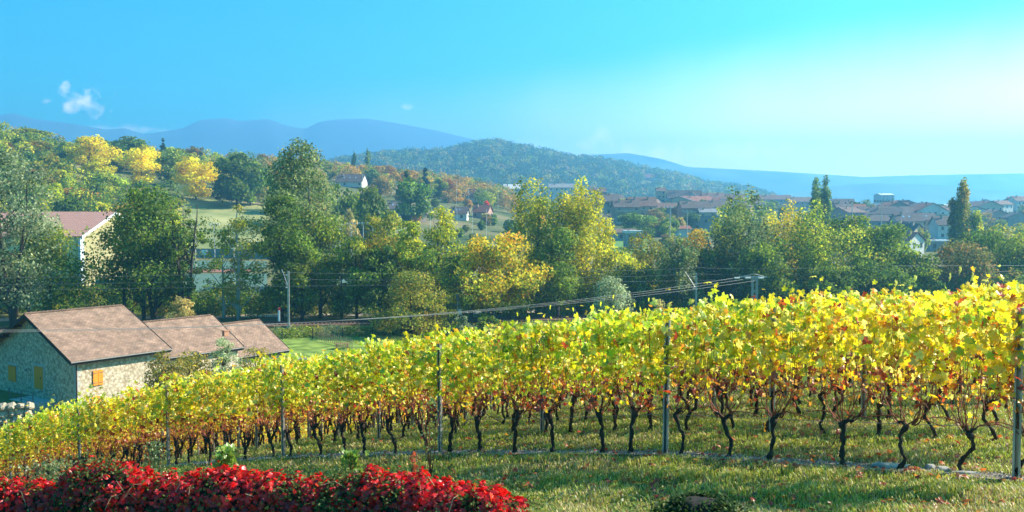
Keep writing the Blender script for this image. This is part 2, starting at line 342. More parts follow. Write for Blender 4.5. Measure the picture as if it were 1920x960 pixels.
def vine_arrays(nl, green, detail=True, seed=0):
    n_hi, n_lo = int(nl * .76), int(nl * .24)
    sh = rng.normal(size=(9, 3)) * [.22, .09, .22] + [0, 0, 1.5]     # shoots gather leaves
    k = rng.integers(0, 9, n_hi); P = np.stack([rng.uniform(-.46, .46, n_hi), rng.normal(size=n_hi) * .14, 1.04 + 1.0 * rng.beta(1.6, 1.25, n_hi)], 1)
    P = np.where((rng.random(n_hi) < .35)[:, None], sh[k] + rng.normal(size=(n_hi, 3)) * [.10, .09, .22], P)
    top = rng.random(n_hi) < .025; P[top, 2] = rng.uniform(1.88, 2.06, top.sum())
    Q = np.stack([rng.uniform(-.46, .46, n_lo), rng.normal(size=n_lo) * .10, .66 + .55 * rng.beta(2.2, 1.1, n_lo)], 1)
    P = np.concatenate([P, Q]); s = rng.uniform(.05, .128, len(P)); s[n_hi:] *= .62
    if not detail: s *= 1.25; P[:, 2] = np.minimum(P[:, 2], rng.uniform(1.8, 1.96, len(P)))
    V, Fc, rep = vine_leaves(P, s, detail=detail); C = vine_colours(P[:, 2], green); return V, Fc, np.repeat(C, rep, 0)
def trunk_mb():
    m = MB(); lean = rng.uniform(-.12, .12); k = rng.choice([-1, 1]) * rng.uniform(.0, .065); H = rng.uniform(.50, .66); g = rng.uniform(-.04, .04)
    z = np.linspace(-.06, H, 13); f = (z / H).clip(0, 1)
    x = lean * (f - 1) + k * np.sin(f * rng.uniform(3.5, 7.5) + rng.uniform(0, .8)) + .03 * (f > .55) * rng.choice([-1, 1]) + rng.normal(size=13) * .006; y = g * np.sin(f * 4) + rng.normal(size=13) * .005
    r = .021 + .005 * np.sin(f * 17 + k * 90) + .008 * rng.random(13) + .016 * (f > .86) + .008 * (f < .08)
    P = np.stack([x, y, z], 1); r = r * rng.uniform(.85, 1.3); m.tube(P, r, 8); head = P[-1]
    for a in range(rng.integers(1, 3)):
        sgn = rng.choice([-1, 1]); e = head + np.array([sgn * rng.uniform(.07, .16), rng.uniform(-.03, .03), rng.uniform(.02, .10)]); m.tube([head - [0, 0, .03], (head + e) / 2 + [0, 0, .015], e], [.026, .021, .015], 6)
    return m, head
def canes_mb(head):
    m = MB()
    for k in range(rng.integers(9, 13)):
        a = rng.uniform(-.42, .42); top = rng.uniform(1.3, 2.0); s0 = head + np.array([a * .25, 0, 0])
        P = [s0, s0 + [a * .35, rng.normal() * .03, .16], [head[0] * .3 + a * .85, rng.normal() * .06, .95 + rng.normal() * .05], [a * .95 + rng.normal() * .04, rng.normal() * .07, top]]
        P = np.array(P); q = np.linspace(0, 3, 9); PP = np.stack([np.interp(q, range(4), P[:, i]) for i in range(3)], 1); PP[1:-1] += rng.normal(size=(7, 3)) * .012
        m.tube(PP, np.linspace(.0075, .003, 9), 4, False)
    for sgn in (-1, 1):                                      # arched fruiting canes tied along the wire
        P = np.array([head, head + [sgn * .12, 0, .10], [sgn * .30, 0, .64], [sgn * .46, 0, .60]]); m.tube(P, [.009, .008, .006, .005], 4, False)
    for k in range(40):                                      # fine side twigs and bare stalks
        p = np.array([rng.uniform(-.42, .42), rng.normal() * .06, rng.uniform(.7, 1.4)]); e = p + rng.normal(size=3) * [.07, .05, .08]; m.tube([p, e], [.0035, .002], 3, False)
    return m
VAR = []
greens = [.25, .35, .45, .55, .7, .85, 1.0, 1.2, 1.35, .3, .6, .9, 1.1, .4]
for g in greens:
    tm, hd = trunk_mb(); V, Fc, C = vine_arrays(410, g)
    VAR.append((g, tm.mesh('trunk', M_VBARK, True), canes_mb(hd).mesh('canes', M_CANE, True), mesh_arrays('leaves', V, [Fc], M_VINEV, C)))
ROWN = ['front row', 'second row', 'third row', 'fourth row', 'fifth row', 'sixth row', 'seventh row']
ANG = math.atan2(U[1], U[0])
def rowpt(t, w): p = P0 + U * STEP * t + NN * w; return p
ORDER = sorted(greens)
def green_at(x, y):
    px = 960 + F * x / max(y, 1); return 1.0 - .62 * float(smooth((px - 1230) / 260)) - .3 * float(smooth((560 - px) / 200)) + .32 * math.sin(x * .55 + 1.1) * math.cos(y * .42 + .6) + .22 * math.sin(x * .21 - y * .3)
spac = STEP / 6.0
nv = 0; FARV = []; FARF = []; FARC = []; fn = 0; farT = MB()
LODV = [vine_arrays(170, g, False) for g in (.3, .5, .8, 1.1, .65, .4)]
for r in range(0, 15):
    w = r * 2.0; kk = 0
    t = -1.2 - .05 + .038 + (0.4 if r % 2 else 0) / 6
    while t < 14.5:
        t += spac / STEP; x, y = rowpt(t + rng.normal() * .012, w)
        if y < 5: continue
        z = tz(x, y); px, py = proj((x, y, z + 1.5))
        if px > 2050 or px < -110: continue
        g = green_at(x, y) + rng.normal() * .12
        if r < 5 and nv < 299:
            if px > 1985: continue
            kk += 1; nv += 1
            i = int(np.argmin([abs(v[0] - g) + rng.random() * .25 for v in VAR])); v = VAR[i]
            colw = 'yellow' if v[0] < .5 else 'yellow-green' if v[0] < .95 else 'green-leaved'
            o = empty('grapevine', (x, y, z - .01), ANG + (math.pi if rng.random() < .5 else 0) + rng.normal() * .06,
                      label='%s grapevine with dark gnarled trunk, %s from the right end of the %s' % (colw, ordinal(kk), ROWN[r]), cat='grapevine', group='grapevines trained along the trellis rows')
            o.scale = (1, 1, rng.uniform(.94, 1.05))
            for nm, me in (('trunk', v[1]), ('canes', v[2]), ('leaves', v[3])): link(nm, me, o)
        else:
            V, Fc, C = LODV[rng.integers(0, 6)]; s = rng.choice([-1, 1]); ca, sa = math.cos(ANG) * s, math.sin(ANG) * s
            Q = V @ np.array([[ca, sa, 0], [-sa, ca, 0], [0, 0, 1]]) + [x, y, z]
            FARV.append(Q); FARF.append(Fc + fn); FARC.append(C * (1 + rng.normal() * .06)); fn += len(Q)
            if y < 40: q = rng.uniform(-.1, .1); farT.tube([(x, y, z - .05), (x + q, y, z + .3), (x, y, z + .62)], [.04, .034, .04], 5)
nF = len(np.concatenate(FARF))
so_ = link('grapevines_behind', mesh_arrays('grapevines_behind', np.concatenate(FARV), [np.concatenate(FARF)], M_VINE, np.concatenate(FARC)).copy())
tag(so_, 'mass of yellow vine rows behind the front five rows', kind='stuff')
tb = farT.build('trunks_behind', M_VBARK, so_)
# steel posts with notched edges, and trellis wires
pm = MB(); hw, dd, th = .027, .045, .006
pm.box((0, 0, .85), (hw * 2, th, 2.10)); pm.box((-hw + th / 2, dd / 2 + th / 2 - .001, .85), (th, dd, 2.10)); pm.box((hw - th / 2, dd / 2 + th / 2 - .001, .85), (th, dd, 2.10))
pm.box((-hw - .004, dd + .004, .85), (.022, th, 2.10)); pm.box((hw + .004, dd + .004, .85), (.022, th, 2.10))
hk = pm
for zz in np.arange(.55, 1.85, .1): hk.box((-hw - .019, dd, zz), (.012, .010, .03)); hk.box((hw + .019, dd, zz), (.012, .010, .03))
post_me = pm.mesh('vineyard_post', M_STEEL)
for r in range(0, 7):
    w = r * 2.0; k = 0; off = 0 if r == 0 else -.146 * r
    for i in range(-2, 16):
        t = i + off; x, y = rowpt(t, w)
        if y < 5: continue
        z = tz(x, y); px, _ = proj((x, y, z + 1))
        if px > 1945 or px < -20 or (r > 2 and t > 9): continue
        k += 1
        o = link('vineyard_post', post_me); o.location = (x, y, z); o.rotation_euler = (rng.normal() * .008, rng.normal() * .008, ANG + rng.normal() * .1)
        tag(o, 'grey galvanised steel post, %s from the right in the %s of vines' % (ordinal(k), ROWN[r]), 'vineyard post', 'steel posts of the vine trellis')
for r in range(0, 5):
    w = r * 2.0
    for nm, hh, rad in (('lowest', .56, .0035), ('middle', 1.05, .003), ('top', 1.72, .003)):
        if r > 2 and nm != 'lowest': continue
        P = []
        for t in np.arange(-1.5, 13, .25):
            x, y = rowpt(t, w)
            if y > 5: P.append((x, y + (.02), tz(x, y) + hh - .015 * math.sin(math.pi * (t % 1))))
        o = MB().tube(P, rad, 4, False).build('trellis_wire', M_WIRE)
        tag(o, '%s trellis wire running through the %s of vines' % (nm, ROWN[r]), 'wire', 'trellis wires along the vine rows')

# ------------------------------------------------------------------ farmhouse
def stone_mat():
    m, t = newmat('rubble_stone'); n = t.nodes; L = t.links
    o = n.new('ShaderNodeOutputMaterial'); b = n.new('ShaderNodeBsdfPrincipled'); L.new(b.outputs[0], o.inputs[0]); b.inputs['Roughness'].default_value = .95
    c = n.new('ShaderNodeTexCoord'); v = n.new('ShaderNodeTexVoronoi'); v.inputs['Scale'].default_value = 4.6; z = n.new('ShaderNodeTexNoise'); z.inputs['Scale'].default_value = 6; z.inputs['Detail'].default_value = 8
    a = n.new('ShaderNodeMixRGB'); a.inputs[0].default_value = .1; L.new(c.outputs['Object'], a.inputs[1]); L.new(z.outputs['Color'], a.inputs[2]); L.new(c.outputs['Object'], z.inputs['Vector']); L.new(a.outputs[0], v.inputs['Vector'])
    r = n.new('ShaderNodeValToRGB'); L.new(v.outputs['Color'], r.inputs[0]); e = r.color_ramp.elements; e[0].position = .1; e[0].color = (.42, .34, .25, 1); e[1].position = .9; e[1].color = (.66, .55, .42, 1)
    r2 = n.new('ShaderNodeValToRGB'); L.new(v.outputs['Distance'], r2.inputs[0]); f = r2.color_ramp.elements; f[0].position = .3; f[0].color = (1, 1, 1, 1); f[1].position = .75; f[1].color = (.62, .58, .52, 1)
    mx = n.new('ShaderNodeMixRGB'); mx.blend_type = 'MULTIPLY'; mx.inputs[0].default_value = 1; L.new(r.outputs[0], mx.inputs[1]); L.new(r2.outputs[0], mx.inputs[2]); L.new(mx.outputs[0], b.inputs['Base Color'])
    q = n.new('ShaderNodeBump'); q.inputs['Strength'].default_value = .6; q.inputs['Distance'].default_value = .06; s = n.new('ShaderNodeMath'); s.operation = 'ADD'; L.new(z.outputs[0], s.inputs[0]); L.new(v.outputs['Distance'], s.inputs[1]); s2 = n.new('ShaderNodeMath'); s2.operation = 'MULTIPLY'; L.new(s.outputs[0], s2.inputs[0]); s2.inputs[1].default_value = -.7
    L.new(s2.outputs[0], q.inputs['Height']); L.new(q.outputs[0], b.inputs['Normal']); return m
def tile_mat(name, c1, c2, sx=3.2, sy=6.0):
    m, t = newmat(name); n = t.nodes; L = t.links
    o = n.new('ShaderNodeOutputMaterial'); b = n.new('ShaderNodeBsdfPrincipled'); L.new(b.outputs[0], o.inputs[0]); b.inputs['Roughness'].default_value = .85; b.inputs['Specular IOR Level'].default_value = .25
    c = n.new('ShaderNodeTexCoord'); k = n.new('ShaderNodeTexBrick'); L.new(c.outputs['UV'], k.inputs['Vector']); k.inputs['Scale'].default_value = 1
    k.inputs['Brick Width'].default_value = .34; k.inputs['Row Height'].default_value = .2; k.inputs['Mortar Size'].default_value = .018; k.inputs['Color1'].default_value = (*c1, 1); k.inputs['Color2'].default_value = (*c2, 1)
    k.inputs['Mortar'].default_value = tuple(v * .45 for v in c1) + (1,)
    z = n.new('ShaderNodeTexNoise'); z.inputs['Scale'].default_value = 1.2; z.inputs['Detail'].default_value = 8; L.new(c.outputs['Object'], z.inputs['Vector'])
    r = n.new('ShaderNodeValToRGB'); L.new(z.outputs[0], r.inputs[0]); r.color_ramp.elements[0].position = .3; r.color_ramp.elements[0].color = (.62, .62, .62, 1); r.color_ramp.elements[1].position = .7; r.color_ramp.elements[1].color = (1.15, 1.12, 1.1, 1)
    mx = n.new('ShaderNodeMixRGB'); mx.blend_type = 'MULTIPLY'; mx.inputs[0].default_value = 1; L.new(k.outputs[0], mx.inputs[1]); L.new(r.outputs[0], mx.inputs[2]); L.new(mx.outputs[0], b.inputs['Base Color'])
    q = n.new('ShaderNodeBump'); q.inputs['Strength'].default_value = .5; q.inputs['Distance'].default_value = .03; L.new(k.outputs['Fac'], q.inputs['Height']); q.invert = True; L.new(q.outputs[0], b.inputs['Normal']); return m
M_RUB = stone_mat(); M_TILE = tile_mat('clay_tiles', (.35, .225, .165), (.23, .145, .11))
M_SHUT = solid('orange_wood', (.74, .25, .02), .55, .2, 3, stretch=(9, 9, .5)); M_DKWOOD = solid('dark_wood', (.03, .022, .018), .7, .3, 6); M_ZINC = solid('zinc', (.12, .12, .12), .6, .1, 5, 0, .7)
M_PALE = solid('pale_render', (.55, .54, .50), .9, .08, 2); M_IRON = solid('grey_iron', (.14, .15, .17), .5, .2, 5, 0, .4)
E1 = np.array([.58, .815, 0]); E1 /= np.linalg.norm(E1); E2 = np.array([-E1[1], E1[0], 0]); EZ = np.array([0, 0, 1.0])
HO = np.array([*at(133, 678, 80)[:2], 0]); HG = -18.3
farm = empty('farmhouse', (HO[0], HO[1], HG), 0, label='old stone farmhouse with brown tiled roofs stepping back beside the vineyard', cat='farmhouse')
base = np.array([HO[0], HO[1], HG])
def uvroof(o, axu, axv):
    me = o.data; uv = me.uv_layers.new(name='UVMap')
    co = np.zeros(len(me.vertices) * 3); me.vertices.foreach_get('co', co); co = co.reshape(-1, 3); li = np.zeros(len(me.loops), int); me.loops.foreach_get('vertex_index', li)
    q = co[li]; uv.data.foreach_set('uv', np.stack([q @ axu, q @ axv], 1).ravel())
def wing(o_s, o_e2, length, half, zeave, rise, gable_over=.8, eave_over=.65, tail_over=.4):
    """one section: roof low corner at o_s along E1 and o_e2 along E2 (relative to HO), heights absolute"""
    L0 = o_s * E1 + o_e2 * E2
    def P(s, e, z): return L0 + s * E1 + e * E2 + np.array([0, 0, z - HG])
    th = .16
    for sgn, (e0, e1_) in (('near', (0, half)), ('far', (2 * half, half))):
        m = MB(); m.prism([P(0, e0, zeave), P(length, e0, zeave), P(length, e1_, zeave + rise), P(0, e1_, zeave + rise)], (0, 0, -th)); r = m.build('roof', M_TILE, farm)
        uvroof(r, E1, (E2 * half + EZ * rise) / math.hypot(half, rise))
        if sgn == 'near': first = r
    m = MB()
    k = int(length / .38)
    for i in range(k): m.tube([P(i * .38 + .01, half, zeave + rise + .02), P(i * .38 + .36, half, zeave + rise + .045)], [.10, .12], 7)
    m.build('ridge_tiles', M_TILE, first)
    m = MB(); m.prism([P(-.03, -.02, zeave - .02), P(-.03, half, zeave + rise - .0), P(-.03, half, zeave + rise - .34), P(-.03, -.02, zeave - .36)], E1 * .05)
    m.prism([P(-.03, 2 * half + .02, zeave - .02), P(-.03, half + .01, zeave + rise - .0), P(-.03, half + .01, zeave + rise - .34), P(-.03, 2 * half + .02, zeave - .36)], E1 * .05)
    m.prism([P(length - .02, -.02, zeave + .03), P(length - .02, half, zeave + rise + .05), P(length - .02, half, zeave + rise - .22), P(length - .02, -.02, zeave - .24)], E1 * .06)
    m.prism([P(0.03, .03, zeave - .17), P(length - .05, .03, zeave - .17), P(length - .05, .03, zeave - .36), P(.03, .03, zeave - .36)], E2 * .05); m.build('fascia', M_DKWOOD, farm)
    g = MB(); g.tube([P(-.05, -.07, zeave - .12), P(length, -.07, zeave - .10)], .07, 8); g.build('gutter', M_ZINC, farm)
    a, b_ = gable_over, length - tail_over; e0, e1_ = eave_over, 2 * half - eave_over; zt = zeave - th - .02 + rise * eave_over / half; zr = zeave - th - .03 + rise
    m = MB(); m.prism([P(a, e0, HG - .5), P(a, e0, zt), P(a, half, zr), P(a, e1_, zt), P(a, e1_, HG - .5)], E1 * (b_ - a)); m.build('wall', M_RUB, farm)
    return P, a, e0, zt
Z1 = at(133, 678, 80)[2]
P1, a1, w1, zt1 = wing(0, 0, 9.7, 7.4, Z1, 3.55)
D2 = at(460, 650, 97); rel = (D2 - HO)[:2]; s2, e2 = rel @ E1[:2], rel @ E2[:2]
wing(9.35, e2 + .2, s2 - 9.35, 4.9, D2[2], 2.9, .0, .5, .4)
D3 = at(545, 655, 104); rel = (D3 - HO)[:2]; s3, e3 = rel @ E1[:2], rel @ E2[:2]
wing(s2 - .3, e3 + .15, s3 - s2 + .3, 4.8, D3[2], 2.9, .0, .5, .4)
def on_long(px, py):
    """local point on the sunlit long wall seen at a pixel"""
    n = np.array([-E2[0], -E2[1], 0]); p0 = HO + w1 * E2; r = at(px, py, 1.0); d = (p0 @ n) / (r @ n); return r * d - base
def on_gable(px, py):
    n = -E1; p0 = HO + a1 * E1; r = at(px, py, 1.0); d = (p0 @ n) / (r @ n); return r * d - base
def panel(name, mat, p, along, out, w, h, th, z0=0, parent=farm):
    m = MB(); c = np.array(p); m.box(c + out * th / 2, (w, th, h), ax=[along, out, EZ]); return m.build(name, mat, parent)
M_SURR = solid('dressed_stone', (.42, .41, .38), .9, .15, 4)
for (px, py, hgt) in ((183, 708, 1.3), (181, 757, 1.3)):
    c = on_long(px, py); f = panel('window', M_DKWOOD, c + (-E2) * .0, E1, -E2, .9, hgt - .1, .04)
    for sg in (-1, 1):
        s = panel('shutter', M_SHUT, c + E1 * sg * .235 - E2 * .05, E1, -E2, .44, hgt, .05, parent=f)
        for zz in (-.42, .42): panel('hinge', M_IRON, c + E1 * sg * .30 - E2 * .103 + EZ * zz, E1, -E2, .42, .05, .015, parent=f)
for nm, (px, py, wd, hgt) in {'window': (24, 700, 1.35, 1.45), 'door': (73, 708, 1.5, 2.0)}.items():
    c = on_gable(px, py); sgn = -E1
    f = panel(nm, M_DKWOOD if nm == 'window' else M_SHUT, c, E2, sgn, wd, hgt, .05)
    for q_, sz in ((c + EZ * (hgt / 2 + .12), (wd + .4, .22)), (c + E2 * (wd / 2 + .1), (.2, hgt)), (c - E2 * (wd / 2 + .1), (.2, hgt))): panel('surround', M_SURR, q_, E2, sgn, sz[0], sz[1], .03, parent=f)
    if nm == 'window':
        for sg in (-1, 1): panel('shutter', M_SHUT, c + E2 * sg * .34 - E1 * .055, E2, sgn, .66, hgt - .05, .04, parent=f)
    else: panel('handle', M_IRON, c - E2 * .38 - E1 * .055, E2, sgn, .05, .2, .05, parent=f)
c = on_gable(55, 692); m = MB(); m.tube([c, c - E1 * .3 + EZ * .05], .03, 6); m.tube([c - E1 * .3 + EZ * .05, c - E1 * .34 - EZ * .12], [.05, .13], 8); m.build('wall_lamp', M_IRON, farm)
m = MB(); q = w1 * E2 + a1 * E1; m.tube([q * 1 - E2 * .08 + EZ * (zt1 - HG - .25) - E1 * .0, q - E2 * .08 - EZ * .2], .055, 7); m.tube([q - E2 * .08 + EZ * (zt1 - HG - .25), -.07 * E2 + .1 * E1 + EZ * (Z1 - HG - .15)], .05, 7); m.build('downpipe', solid('copper_pipe', (.10, .05, .035), .5, .2, 5, 0, .5), farm)
# corner stones of the front corner
m = MB()
for i in range(13):
    zc = .2 + i * .40; a_ = .42 if i % 2 else .26; b_ = .26 if i % 2 else .42
    m.box(q - E2 * .012 + E1 * a_ / 2 - E1 * .012 + EZ * zc, (a_, .03, .36), ax=[E1, E2, EZ]); m.box(q - E1 * .012 + E2 * b_ / 2 + EZ * zc, (.03, b_, .36), ax=[E1, E2, EZ])
m.build('corner_stones', M_SURR, farm)
# chimney vent on the middle roof, rafters under the gable
cc = at(423, 627, 93) - base; m = MB(); m.box(cc + EZ * .1, (.55, .35, .5), ax=[E1, E2, EZ]); m.box(cc + EZ * .38, (.7, .45, .07), ax=[E1, E2, EZ]); m.build('chimney', solid('chimney_brick', (.4, .2, .13), .9, .2, 9), farm)
m = MB()
for e in (1.0, 3.2, 5.4, 9.4, 11.6, 13.8):
    z_ = Z1 - HG - .30 + 3.55 * (1 - abs(e - 7.4) / 7.4); m.box(E1 * .42 + E2 * e + EZ * z_, (.8, .18, .2), ax=[E1, E2, EZ])
m.build('rafter_ends', M_DKWOOD, farm)
# terrace: raised grass, low wall, railing, rubble wall, box
def ground_at(px, py, d): q = at(px, py, d); return q
tl = on_gable(57, 742) + base; tr = on_gable(101, 742) + base
ter = empty('terrace', (tl[0], tl[1], HG), 0, label='white rendered terrace block at the farmhouse door', cat='terrace'); bt = np.array([tl[0], tl[1], HG]); zt_ = tl[2]
m = MB(); dw = tl - tr; dw[2] = 0; ln = np.linalg.norm(dw)
m.box((tr + dw / 2)[:3] * [1, 1, 0] + EZ * (zt_ + HG - .6) / 2 - E1 * .95 - bt * [1, 1, 1], (ln, 1.9, zt_ - HG + .6), ax=[E2, E1, EZ]); m.build('wall', M_PALE, ter)
m = MB()
for f_ in (0, .5, 1): p = tr + dw * f_ - E1 * 1.85 - bt; p[2] = zt_ - HG; m.box(p + EZ * .5, (.06, .06, 1.0))
for zz in (.98, .7, .45, .2): p = tr + dw / 2 - E1 * 1.85 - bt; p[2] = zt_ - HG + zz; m.box(p, (ln, .03, .035), ax=[E2, E1, EZ])
p = tr - E1 * .95 - bt; p[2] = zt_ - HG + .98; m.box(p, (.035, 1.8, .035), ax=[E2, E1, EZ])
m.build('railing', M_IRON, ter)
q = on_gable(104, 765) + base - E1 * .9; m = MB(); m.box((0, 0, .55), (.9, .6, 1.1), ax=[E2, E1, EZ]); m.box((0, 0, 1.12), (.96, .66, .06), ax=[E2, E1, EZ]); o = m.build('utility_box', solid('beige_box', (.5, .45, .33), .7, .1)); o.location = (q[0], q[1], tz(q[0], q[1])); tag(o, 'beige utility box against the shaded farmhouse gable', 'box')
# raised lawn and rubble boulder wall in front of it
def pt(px, py, d): q = at(px, py, d); return q
Aw, Bw = pt(-40, 762, 76.5), pt(60, 762, 77.5); zl = Aw[2] + .15
m = MB(); C1 = on_gable(57, 742) + base; C0 = on_gable(-60, 742) + base
zq = tl[2] - .03; m.prism([(Aw[0], Aw[1], zq), (Bw[0], Bw[1], zq), (C1[0], C1[1], zq), (C0[0], C0[1], zq)], (0, 0, -4)); o = m.build('terrace_lawn', solid('lawn', (.12, .17, .04), .95, .3, 3, .4)); tag(o, kind='structure')
wl = empty('boulder_wall', ((Aw[0] + Bw[0]) / 2, Aw[1], tz(Aw[0], Aw[1])), 0, label='dry wall of pale round boulders holding up the farmhouse lawn', cat='wall'); wb = np.array(wl.location)
bs = []
g = np.random.default_rng(5)
for k in range(3):
    me = bpy.data.meshes.new('boulder'); V = []; 
    for j in range(7):
        ph = (j / 6 - .5) * math.pi
        for i in range(10): an = i / 10 * 6.283; rr = math.cos(ph) ** .6; V.append((rr * math.cos(an), rr * math.sin(an), math.sin(ph)))
    V = np.array(V); V *= 1 + .09 * np.sin(V[:, [1]] * 5 + k * 2) + .08 * np.sin(V[:, [0]] * 4 + V[:, [2]] * 5 + k)
    me.from_pydata(V.tolist(), [], [(j * 10 + i, j * 10 + (i + 1) % 10, (j + 1) * 10 + (i + 1) % 10, (j + 1) * 10 + i) for j in range(6) for i in range(10)]); me.materials.append(solid('boulder', (.34, .29, .22), .95, .45, 2.5, .9)); me.update(); bs.append(me)
for lv in range(5):
    x = -.1 * lv
    Lw = np.linalg.norm((Bw - Aw)[:2])
    while x < Lw:
        s = g.uniform(.35, .75); p = Aw + (Bw - Aw) * (x + s / 2) / Lw; o = link('boulder', bs[g.integers(0, 3)], wl); o.location = (p[0] - wb[0], p[1] - .25 - wb[1], zl - .28 - lv * .55 - wb[2]); o.scale = (s * .60, .42, g.uniform(.28, .40)); o.rotation_euler = (g.normal() * .3, g.normal() * .22, g.uniform(-.4, .4)); x += s
ribbon('garden_path', [tuple(pt(-60, 812, 72)[:2]), tuple(pt(30, 797, 73)[:2]), tuple(pt(70, 786, 75)[:2])], 1.1, solid('path_gravel', (.34, .28, .22), .9, .2, 8), .06)
# ------------------------------------------------------------------ meadow, path, railway
M_MEAD = solid('meadow_grass', (.09, .16, .02), .95, .3, .5, .5, col2=(.19, .25, .04), detail=9)
def patchmesh(name, corners, mat, lift=.05, n=24, lab=None):
    c = np.array(corners, float); u = np.linspace(0, 1, n); G = (c[0][None, None] * (1 - u)[:, None, None] + c[1][None, None] * u[:, None, None]) * (1 - u)[None, :, None] + (c[3][None, None] * (1 - u)[:, None, None] + c[2][None, None] * u[:, None, None]) * u[None, :, None]
    Z = terrain(G[..., 0], G[..., 1]) + lift; V = np.concatenate([G, Z[..., None]], -1).reshape(-1, 3); i = np.arange(n * n).reshape(n, n); q = np.stack([i[:-1, :-1], i[1:, :-1], i[1:, 1:], i[:-1, 1:]], -1).reshape(-1, 4)
    return tag(link(name, mesh_arrays(name, V, [q], mat, smooth_=True)), lab, kind='structure')
patchmesh('meadow', [(-38, 112), (2, 112), (4, 147), (-36, 140)], M_MEAD, .06)
ribbon('farm_track', [(-50, 116), (-32, 117.5), (-24, 119), (-16, 124), (-8, 128)], 3.4, solid('track_asphalt', (.13, .13, .14), .9, .2, 3), .10)
M_BAL = solid('rail_ballast', (.12, .07, .05), .95, .45, 3, .6); M_RUST = solid('rail_steel', (.10, .06, .045), .5, .2, 5, 0, .6)
RL = [(x, 155 + .2 * x) for x in np.arange(-110, 130, 6.0)]
ribbon('railway_bed', RL, 6.4, M_BAL, .05)
rt = empty('railway_track', (0, 155, tz(0, 155)), 0, label='single railway track running across the valley on rusty ballast', cat='railway track')
nrm = unit(np.array([1, .2, 0])); lat = np.array([-nrm[1], nrm[0], 0])
m = MB(); zr = tz(0, 155) + .12
for k in range(-165, 200): m.box(np.array([0, 0, .10]) + nrm * k * .62, (.24, 2.5, .14), ax=[nrm, lat, EZ])
m.build('sleepers', solid('sleeper', (.07, .05, .04), .9, .3, 4), rt)
for sg in (-1, 1): m = MB(); m.box(np.array([0, 0, .26]) + nrm * 10 + lat * sg * .72, (226, .07, .16), ax=[nrm, lat, EZ]); m.build('rail', M_RUST, rt)
ribbon('dirt_path', [(x, 176 + .15 * x) for x in np.arange(-110, 40, 5.0)], 4.5, solid('pale_dirt', (.42, .32, .24), .95, .2, 1.5), .08)
# masts with arms and the wires over the line
MAST = []
def mast(px, ytop, label, arm=-1, off=-3.4, ft=1.0):
    x = (px - 960) / F * 150; 
    for _ in range(6): y = 155 + .2 * x + off; x = (px - 960) / F * y * 1.003
    z = tz(x, y); H = at(px, ytop, y)[2] - z; e = empty('railway_mast', (x, y, z), 0, label=label, cat='mast', group='catenary masts of the railway')
    m = MB(); m.box((0, 0, H / 2 - .3), (.26, .26, H + .6)); m.box((0, 0, -.1), (.7, .7, .5)); m.build('pole', M_STEEL, e)
    m = MB(); s = arm; m.tube([(0, 0, H - 2.6), (s * 1.1, 1.6, H - .5), (s * 1.5, 2.1, H + .1)], .05, 6); m.tube([(0, 0, H - .7), (s * 1.5, 2.6, H - .7)], .035, 6); m.tube([(0, 0, H - 2.6), (s * 1.2, 2.6, H - 1.9)], .035, 6); m.build('cantilever_arm', M_STEEL, e)
    m = MB(); M_IN = solid('insulator', (.7, .7, .68), .3, .05)
    for zz in (H - 2.6, H - .7): 
        for k in range(4): m.tube([(s * (.14 + .09 * k), .2 + .05 * k, zz + .03), (s * (.19 + .09 * k), .22 + .05 * k, zz + .05)], .09, 8)
    m.build('insulator', M_IN, e); MAST.append((x, y, z + H)); return e
mast(541, 508, 'grey railway mast with raised white arm behind the farm wings')
mast(1305, 512, 'grey railway mast with short arm left of the power pole')
mast(1563, 512, 'thin dark railway mast in front of the leafy green tree', off=3.6)
mast(1755, 512, 'thin railway mast near the right, in the dip between the trees', off=3.6)
def wire(pts, sag, r, label, nseg=22, name='overhead_wire', grp='overhead wires'):
    P = []
    for a, b_ in zip(pts[:-1], pts[1:]):
        a, b_ = np.array(a, float), np.array(b_, float)
        for k in range(nseg + (1 if b_ is pts[-1] else 0)): f_ = k / nseg; p = a + (b_ - a) * f_; p[2] -= sag * 4 * f_ * (1 - f_); P.append(p)
    P.append(np.array(pts[-1], float)); o = MB().tube(P, r, 4, False).build(name, M_WIRE); tag(o, label, 'wire', grp); return o
ln_ = sorted(MAST[:2]); xl, xr = -105, 135
def onrail(x, off, z): return (x, 155 + .2 * x + off, z)
mz = lambda x: tz(x, 155 + .2 * x)
for nm, off, hh in (('messenger', -.8, 7.0), ('contact', -.8, 5.9), ('return', -3.9, 8.2)):
    pts = [onrail(x, off, mz(x) + hh) for x in (xl, MAST[0][0], MAST[0][0] + 33, MAST[1][0], MAST[1][0] + 30, xr)]
    wire(pts, .35 if nm != 'contact' else .05, .013, '%s wire strung along the railway masts' % nm)
